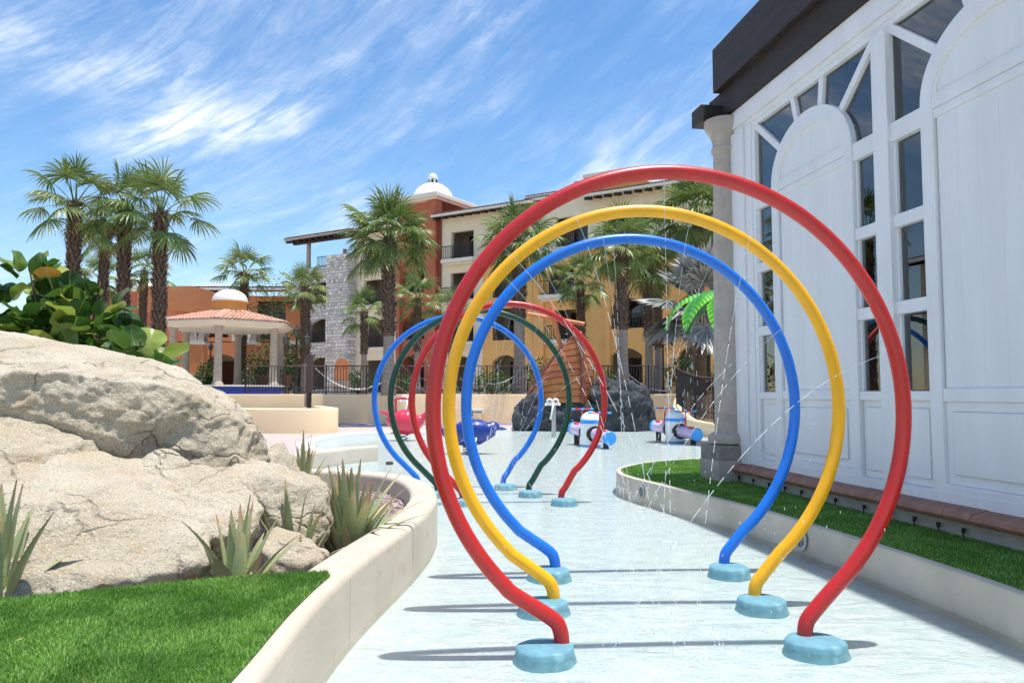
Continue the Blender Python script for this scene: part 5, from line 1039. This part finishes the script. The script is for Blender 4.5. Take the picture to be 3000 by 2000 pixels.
MB().slab([(-6.9, 5.35), (-1.0, 5.35), (-1.0, 6.3), (-3.4, 6.95), (-6.9, 6.95)], -.3, .3).build('arcade_wall', M_orange, arc, fix=True); MB().box(2.62, 3.85, -.38, .38, 3.4, 5.55).build('end_block', M_orange, arc); MB().box(2.55, 3.92, -.45, .45, 5.55, 5.75).build('end_coping', M_terra, arc)
th = thing('domed_house', (-31.5, 62, 1.4), 'far terracotta house with a small white dome behind the left palms', 'house'); MB().box(-2.6, 3.2, 0, 6, 0, 8.2).build('wall', M_terra, th); MB().box(-2.8, 3.4, -.2, 6.2, 8.2, 8.5).build('cornice', M_eave, th); MB().lathe([(1.6, 8.5)] + [(1.6 * math.cos(a), 8.6 + 1.4 * math.sin(a)) for a in np.linspace(0, 1.45, 9)], 24, (.4, 2.5)).build('dome', MATS['white_dome'], th, smooth='auto'); MB().box(.2, 1.1, -.01, .1, 4, 5.6).build('window', M_dglass, th)

# ================================================================== PALMS
def frond_mat(name, c0, c1, c2, tr=.25):
    m = bpy.data.materials.new(name); m.use_nodes = True; t = m.node_tree; b = t.nodes['Principled BSDF']; n = t.nodes.new; l = t.links.new
    g = n('ShaderNodeNewGeometry'); oi = n('ShaderNodeObjectInfo'); r = n('ShaderNodeValToRGB'); e = r.color_ramp.elements; e[0].color = c0 + (1,); e[1].color = c2 + (1,); e.new(.5).color = c1 + (1,)
    l(mnode(t, 'ADD', mnode(t, 'MULTIPLY', g.outputs['Random Per Island'], .55), mnode(t, 'MULTIPLY', oi.outputs['Random'], .45)), r.inputs[0])
    l(r.outputs[0], b.inputs['Base Color']); b.inputs['Roughness'].default_value = .42; tr_ = n('ShaderNodeBsdfTranslucent'); l(r.outputs[0], tr_.inputs[0]); ms = n('ShaderNodeMixShader'); ms.inputs[0].default_value = tr
    l(b.outputs[0], ms.inputs[1]); l(tr_.outputs[0], ms.inputs[2]); l(ms.outputs[0], t.nodes['Material Output'].inputs[0]); return m
M_frond = frond_mat('fan_palm_frond', (.055, .115, .02), (.15, .22, .05), (.38, .40, .15)); M_old = frond_mat('old_frond', (.16, .12, .04), (.26, .21, .09), (.38, .29, .15), .15); M_silver = frond_mat('silver_frond', (.16, .17, .155), (.28, .29, .27), (.42, .43, .40), .1)
def frond(elev, nb=30, lp=1.0, lb=.95, droop=.55, spread=112, wid=.050, mt=M_frond, seed=0, stiff=False):
    """fan leaf leaving the crown towards +x at the given elevation; blade tips hang by gravity"""
    rn = random.Random(seed); mb = MB(); e = R(elev); d = Vector((math.cos(e), 0, math.sin(e))); P = [Vector((0, 0, 0))]; v = d.copy(); n = 6
    for i in range(n): v = (v + Vector((0, 0, -.09 if not stiff else -.03)) * (1 if elev < 80 else .3)).normalized(); P.append(P[-1] + v * lp / n)
    mb.tube(P, [.028, .024, .02, .017, .015, .013, .012], 4, sq=(1.3, .7)); hub = P[-1]; up = Vector((0, 1, 0)).cross(v) * -1; up = v.cross(Vector((0, 1, 0))) ; side = Vector((0, 1, 0))
    for k in range(nb):
        a = R(spread) * (2 * k / (nb - 1) - 1) + rn.uniform(-.03, .03); dr = (v * math.cos(a) + side * math.sin(a) + up * (-.22 * abs(math.sin(a)) + rn.uniform(-.05, .05))).normalized(); ln = lb * (1 - .28 * (abs(a) / R(spread)) ** 2) * rn.uniform(.9, 1.08)
        nrm = dr.cross(up.cross(dr).normalized()).normalized(); wv = dr.cross(nrm).normalized(); roll = (.55 if k % 2 else -.55); wv = (wv * math.cos(roll) + nrm * math.sin(roll)).normalized()
        q = hub.copy(); cur = dr.copy(); m_ = 6; rows = []
        for i in range(m_ + 1):
            t = i / m_; w_ = wid * (math.sin(math.pi * min(.98, .10 + .72 * t)) if t < .8 else .55 * (1.02 - t) / .22 * 1.0); w_ = max(w_ * (.55 + .45 * min(1, t * 4)), .003); rows.append((q - wv * w_ * .5, q + wv * w_ * .5))
            cur = (cur + Vector((0, 0, -1)) * droop * (t ** 1.5) * (.55 if not stiff else .12)).normalized(); q = q + cur * ln / m_
        b = len(mb.v)
        for r0, r1 in rows: mb.v += [tuple(r0), tuple(r1)]
        for i in range(m_): mb.f.append((b + 2 * i, b + 2 * i + 1, b + 2 * i + 3, b + 2 * i + 2))
    m = mb.mesh('frond'); m.materials.append(mt); return m
FR = {}
for cls, el, dp in (('a', 76, .75), ('b', 54, .95), ('c', 32, 1.05), ('d', 6, 1.1), ('e', -24, 1.0)): FR[cls] = [frond(el + 6 * s, droop=dp, seed=hash(cls) % 50 * 0 + ord(cls) * 7 + s, lp=.95 + .1 * s) for s in range(2)]
FR['o'] = [frond(-55, droop=.9, mt=M_old, seed=91, lp=.8, nb=22), frond(-68, droop=.9, mt=M_old, seed=92, lp=.7, nb=20)]
FS = [frond(el, nb=34, lp=1.0, lb=1.05, droop=.25, spread=125, wid=.15, mt=M_silver, seed=60 + i, stiff=True) for i, el in enumerate((70, 45, 20, -8, -30))]
M_trunk = mat('shaggy_palm_trunk', (.125, .085, .06), .95, .4, 9, .6, 30); M_trunk2 = mat('grey_palm_trunk', (.30, .255, .215), .95, .3, 5, .6, 14, stretch=(1, 1, 4))
def palm_trunk(h, r, boots, seed):
    rn = random.Random(seed); a = MB(); k0 = h * (1 - boots); ln = [rn.uniform(-.1, .1), rn.uniform(-.06, .06)]
    bend = lambda z: (ln[0] * (z / h) ** 2, ln[1] * (z / h) ** 2)
    zs = np.linspace(0, h, 22); a.tube([(bend(z)[0], bend(z)[1], z) for z in zs], [r * (1.25 - .35 * min(1, z / (h * .25))) * (1 - .12 * z / h) for z in zs], 12); b = MB(); z = k0
    while z < h + .05:
        n = 9; ph_ = rn.random() * 6.28
        for i in range(n):
            t = ph_ + 6.283 * i / n + rn.uniform(-.15, .15); rr = r * (.93 if z < h * .9 else .95); ox, oy = bend(z); c, s = math.cos(t), math.sin(t); w_ = .07 * r / .22; L_ = rn.uniform(.12, .26) * r / .22; out = rn.uniform(.05, .14) * r / .22
            p0 = Vector((ox + c * rr * .9, oy + s * rr * .9, z)); sd = Vector((-s, c, 0)) * w_; tip = Vector((c * out, s * out, L_)); b.add([p0 - sd, p0 + sd, p0 + sd * .45 + tip, p0 - sd * .45 + tip, p0 + Vector((c, s, 0)) * .03 + tip * .5], [(0, 1, 4), (1, 2, 4), (2, 3, 4), (3, 0, 4)])
        z += .105 * r / .22
    return a, b, Vector((bend(h)[0], bend(h)[1], h))
def palm(x, y, zc, r, scale, label, n=30, boots=.75, old=4, seed=0, tilt=0, zb=1.4, base_z=None):
    rn = random.Random(seed + 3); t = thing('fan_palm', (x, y, zb), label, 'palm tree', 'fan palms around the pool'); h = zc - zb
    a, b, top = palm_trunk(h, r, boots, seed); tr = a.build('trunk', M_trunk2 if boots < .9 else M_trunk, t, smooth=True); b.build('leaf_bases', M_trunk, tr)
    az = rn.random() * 6.28
    for i in range(n):
        u = (i + .5) / n; az += 2.39996 + rn.uniform(-.25, .25); cls = 'a' if u < .16 else 'b' if u < .40 else 'c' if u < .64 else 'd' if u < .85 else 'e'
        inst('frond', rn.choice(FR[cls]), t, top + Vector((math.cos(az) * .06, math.sin(az) * .06, .15 * (1 - u) - .05)), (rn.gauss(0, .10), rn.gauss(0, .08), az), scale * rn.uniform(.85, 1.1))
    for i in range(old): inst('frond', rn.choice(FR['o']), t, top + Vector((0, 0, -.15)), (rn.gauss(0, .1), 0, rn.random() * 6.28), scale * rn.uniform(.7, .95))
    return t
# x, y, crown height, trunk radius, crown scale
palm(-16.9, 30, 8.75, .24, 1.18, 'leftmost palm of the tall group with a shaggy trunk', 17, 1, 1, 1)
palm(-18.95, 36, 9.0, .21, 1.0, 'thin brownish palm second from left in the tall group', 18, 1, 6, 2)
palm(-15.45, 31, 8.95, .24, 1.0, 'tall palm third from left in the left group', 19, 1, 3, 3)
palm(-13.55, 30, 8.35, .24, 1.25, 'rightmost palm of the tall left group, nearest the gazebo', 17, 1, 1, 4)
palm(-21.3, 45, 8.4, .2, 1.0, 'small pale palm partly hidden behind the tall left group', 20, .6, 1, 5); palm(-24.2, 46, 8.1, .2, 1.0, 'small palm far left behind the thin brownish palm', 18, .6, 1, 25)
palm(-16.55, 48, 8.85, .23, 1.12, 'palm rising behind the gazebo roof', 20, .8, 0, 6); palm(-13.6, 50, 7.6, .2, .75, 'short palm peeking over the low roof right of the gazebo palm', 12, .8, 0, 26)
palm(-11.6, 44, 7.3, .25, .88, 'palm in front of the grey stone wing', 20, .7, 1, 7)
palm(-5.35, 34, 8.15, .27, 1.32, 'large palm in front of the terracotta tower with one dead hanging leaf', 40, .62, 1, 8)
palm(-8.5, 45, 6.05, .19, .92, 'short palm in front of the cream balconies', 18, .5, 0, 9); palm(-5.45, 45, 6.9, .19, .95, 'short palm in front of the terracotta tower base', 20, .55, 1, 10); palm(-3.75, 48, 6.6, .19, .9, 'short palm just left of the near red hoop', 18, .5, 0, 11)
palm(.35, 37, 8.5, .30, 1.25, 'palm seen between the red and yellow pipes at upper left', 38, .5, 2, 12)
palm(4.95, 35, 7.9, .27, 1.12, 'palm with thick rough trunk seen inside the near blue hoop', 32, .55, 2, 13); palm(3.75, 42, 7.35, .2, 1.0, 'slim palm beside the ship mast', 24, .5, 2, 14)
palm(10.0, 42, 11.0, .28, 1.5, 'tallest palm beside the stone column under the top of the red hoop', 40, .7, 6, 15); palm(7.35, 42, 8.3, .25, 1.15, 'palm with straight trunk left of the silver palm', 28, .55, 4, 16); palm(8.6, 46, 10.6, .24, 1.3, 'palm rising behind the silver palm under the yellow hoop', 30, .7, 5, 17)
t = thing('silver_palm', (8.9, 37, 1.4), 'silver grey fan palm with stiff leaves behind the green plastic palm', 'palm tree'); MB().tube([(0, 0, 0), (0, 0, 4.4)], [.3, .24], 12).build('trunk', M_trunk, t, smooth=True)
rn = random.Random(2); az = .4
for i in range(17): u = i / 16; az += 2.39996; inst('frond', FS[min(4, int(u * 5))], t, (0, 0, 4.35), (rn.gauss(0, .15), rn.gauss(0, .1), az), rn.uniform(1.35, 1.7))

# ================================================================== GARDEN BUSHES, HAMMOCKS, LOUNGERS
M_bush = frond_mat('bush_leaves', (.02, .055, .012), (.05, .11, .02), (.14, .20, .045), .25)
def bush(x, y, r, h, label, n=900, seed=0, zb=1.4, cat='bush', ls=.10):
    rs = np.random.default_rng(seed); t = thing('garden_bush', (x, y, zb), label, cat, 'bushes in the hotel garden'); d = rs.normal(size=(n, 3)); d /= np.linalg.norm(d, axis=1)[:, None]; rad = rs.random(n) ** .45 * (1 + .25 * fbm(d * 2.2 + seed, 2)); c = d * rad[:, None] * np.array([r, r, h / 2]) + np.array([0, 0, h / 2])
    a = rs.normal(size=(n, 3)); a /= np.linalg.norm(a, axis=1)[:, None]; b = np.cross(a, rs.normal(size=(n, 3))); b /= np.linalg.norm(b, axis=1)[:, None]; s = ls * (.6 + .8 * rs.random(n))[:, None]
    V = np.stack([c - a * s, c + b * s * .45, c + a * s, c - b * s * .45], 1).reshape(-1, 3); o = from_np('foliage', V, np.arange(4 * n).reshape(-1, 4), M_bush); o.parent = t
    sb = MB()
    for k in range(4): q = 1.57 * k; sb.tube([(0, 0, -.05), (math.cos(q) * r * .3, math.sin(q) * r * .3, h * .5)], [.04, .015], 5)
    sb.build('stem', M_stem, t)
for i, a in enumerate([(-13.4, 47, 1.5, 4.2, 'tall bright green bush seen through the gazebo columns', 1500), (-15.2, 47.5, 1.3, 3.0, 'bush left of the front gazebo column', 1000), (-18.1, 46.5, .7, 2.0, 'dark rounded shrub between the gazebo columns and arcade', 700), (-10.2, 52, 1.2, 1.7, 'low bush behind the brown post', 700), (-22.4, 74, 3.3, 11.6, 'dark hedge foliage hanging over the low roof wing', 4200), (-1.2, 47, 1.2, 1.6, 'bush behind the fence left of the ship', 700), (1.6, 46, 1.0, 2.3, 'bush behind the fence by the ship hull', 700), (6.0, 45, 1.0, 1.6, 'bush behind the black rock', 600), (9.6, 44, 1.3, 2.4, 'bush in front of the ochre ground arch', 900), (10.9, 39, 1.2, 2.0, 'bush beside the stone column', 800), (4.3, 52, 1.1, 4.4, 'tall green climber beside the ochre balcony', 900), (-7.0, 50, 1.2, 1.5, 'low bush in front of the cream ground floor', 600), (-22.5, 47, 2.2, 2.8, 'bush behind the large boulder at left', 1300), (-12.0, 44.5, .8, 1.9, 'bush beside the lamp post', 700)]): bush(a[0], a[1], a[2], a[3], a[4], a[5], i + 1)
for i, (x, y) in enumerate(((-13.6, 43.2), (-12.5, 43.6), (-14.3, 44.6))):
    t = thing('potted_plant', (x, y, 1.94), ('left', 'right', 'rear')[i] + ' potted plant standing on the gazebo floor', 'potted plant', 'pots in the gazebo'); MB().lathe([(.2, 0), (.32, .5), (.36, .55), (.33, .6)], 14).build('pot', mat('brown_pot', (.14, .06, .04), .6), t, smooth='auto')
    fb = MB(); rn = random.Random(i)
    for k in range(26): az = rn.random() * 6.28; e_ = rn.uniform(.3, 1.3); d = Vector((math.cos(az) * math.cos(e_), math.sin(az) * math.cos(e_), math.sin(e_))); sd = Vector((-math.sin(az), math.cos(az), 0)) * .06; p = Vector((0, 0, .58)); q = p + d * .5; r_ = q + d * .35 - Vector((0, 0, .2)); fb.add([p - sd * .3, p + sd * .3, q + sd, q - sd, r_], [(0, 1, 2, 3), (3, 2, 4)])
    fb.build('foliage', M_bush, t)
M_rope = mat('white_hammock_cloth', (.74, .72, .66), .9, .1, 6)
def hammock(a, b, sag, label):
    a = Vector(a); b = Vector(b); t = thing('hammock', a, label, 'hammock', 'white hammocks in the garden'); n = 24; mb = MB(); p = []; r_ = []
    for i in range(n + 1): s = i / n; q = (b - a) * s; q.z -= sag * 4 * s * (1 - s); p.append(q); r_.append(.010 + .05 * max(0, math.sin(math.pi * (s - .12) / .76)) ** .7 if .12 < s < .88 else .014)
    mb.tube(p, r_, 8, sq=(1.6, .7)).build('cloth', M_rope, t, smooth=True); MB().bar((0, 0, -1.1), (0, 0, .05), .07).build('hook_post', M_iron, t)
    MB().bar(tuple(b - a + Vector((0, 0, -1.1))), tuple(b - a + Vector((0, 0, .05))), .07).build('hook_post', M_iron, t)
hammock((-9.6, 38.2, 2.75), (-5.4, 38.2, 2.75), 1.05, 'left white hammock behind the fence'); hammock((-1.6, 38, 2.2), (.6, 38, 2.9), .55, 'middle white hammock behind the fence, seen through the hoops'); hammock((5.6, 38.5, 2.55), (9.2, 38.5, 2.4), .85, 'right white hammock behind the fence near the plastic palm')
M_loung = mat('dark_wicker', (.03, .025, .022), .7, .3, 20)
for i, x in enumerate((-7.6, -4.6, -2.2, 1.8)):
    t = thing('garden_lounger', (x, 52 + .3 * i, 1.4), ('first', 'second', 'third', 'fourth')[i] + ' dark garden lounger from the left behind the fence', 'lounger', 'dark garden loungers', rz=HANG); MB().box(-.9, .9, -.35, .35, .25, .4).build('seat', M_loung, t, bevel=.03, fix=True); q = MB().box(-.05, .05, -.35, .35, 0, .75).build('backrest', M_loung, t, bevel=.02, fix=True); q.location = (.85, 0, .36); q.rotation_euler = (0, .5, 0)
    for sx_ in (-.8, .8):
        for sy_ in (-.3, .3): MB().box(sx_ - .03, sx_ + .03, sy_ - .03, sy_ + .03, 0, .25).build('leg', M_loung, t)

# dry leaves on the lawn
dl = MB(); dl.add([(-.018, 0, .004), (0, -.008, 0), (.022, 0, .006), (0, .009, .002)], [(0, 1, 2), (0, 2, 3)]); dlm = dl.mesh('dry_leaf'); dlm.materials.append(mat('dry_leaf', (.42, .30, .12), .8))
for (x, y, lb) in ((-1.38, 4.22, 'single dry tan leaf on the turf near the small agave'), (-1.9, 3.1, 'small dry leaf lying in the middle of the lawn')):
    q = link('fallen_leaf', dlm, None, loc=(x, y, .505), label=lb, cat='leaf'); q.rotation_euler = (.3, .2, x)

t = thing('garden_pillar', (-9.75, 45, 1.4), 'small orange round topped pillar on a stone foot behind the fence', 'pillar')
MB().slab([(-.36, .85), (.36, .85), (.36, 1.75)] + [(.36 * math.cos(a), 1.75 + .36 * math.sin(a)) for a in np.linspace(.2, 2.94, 9)] + [(-.36, 1.75)], -.2, .2).build('niche', M_orange, t, fix=True); MB().box(-.45, .45, -.3, .3, 0, .85).build('foot', M_cantera, t)
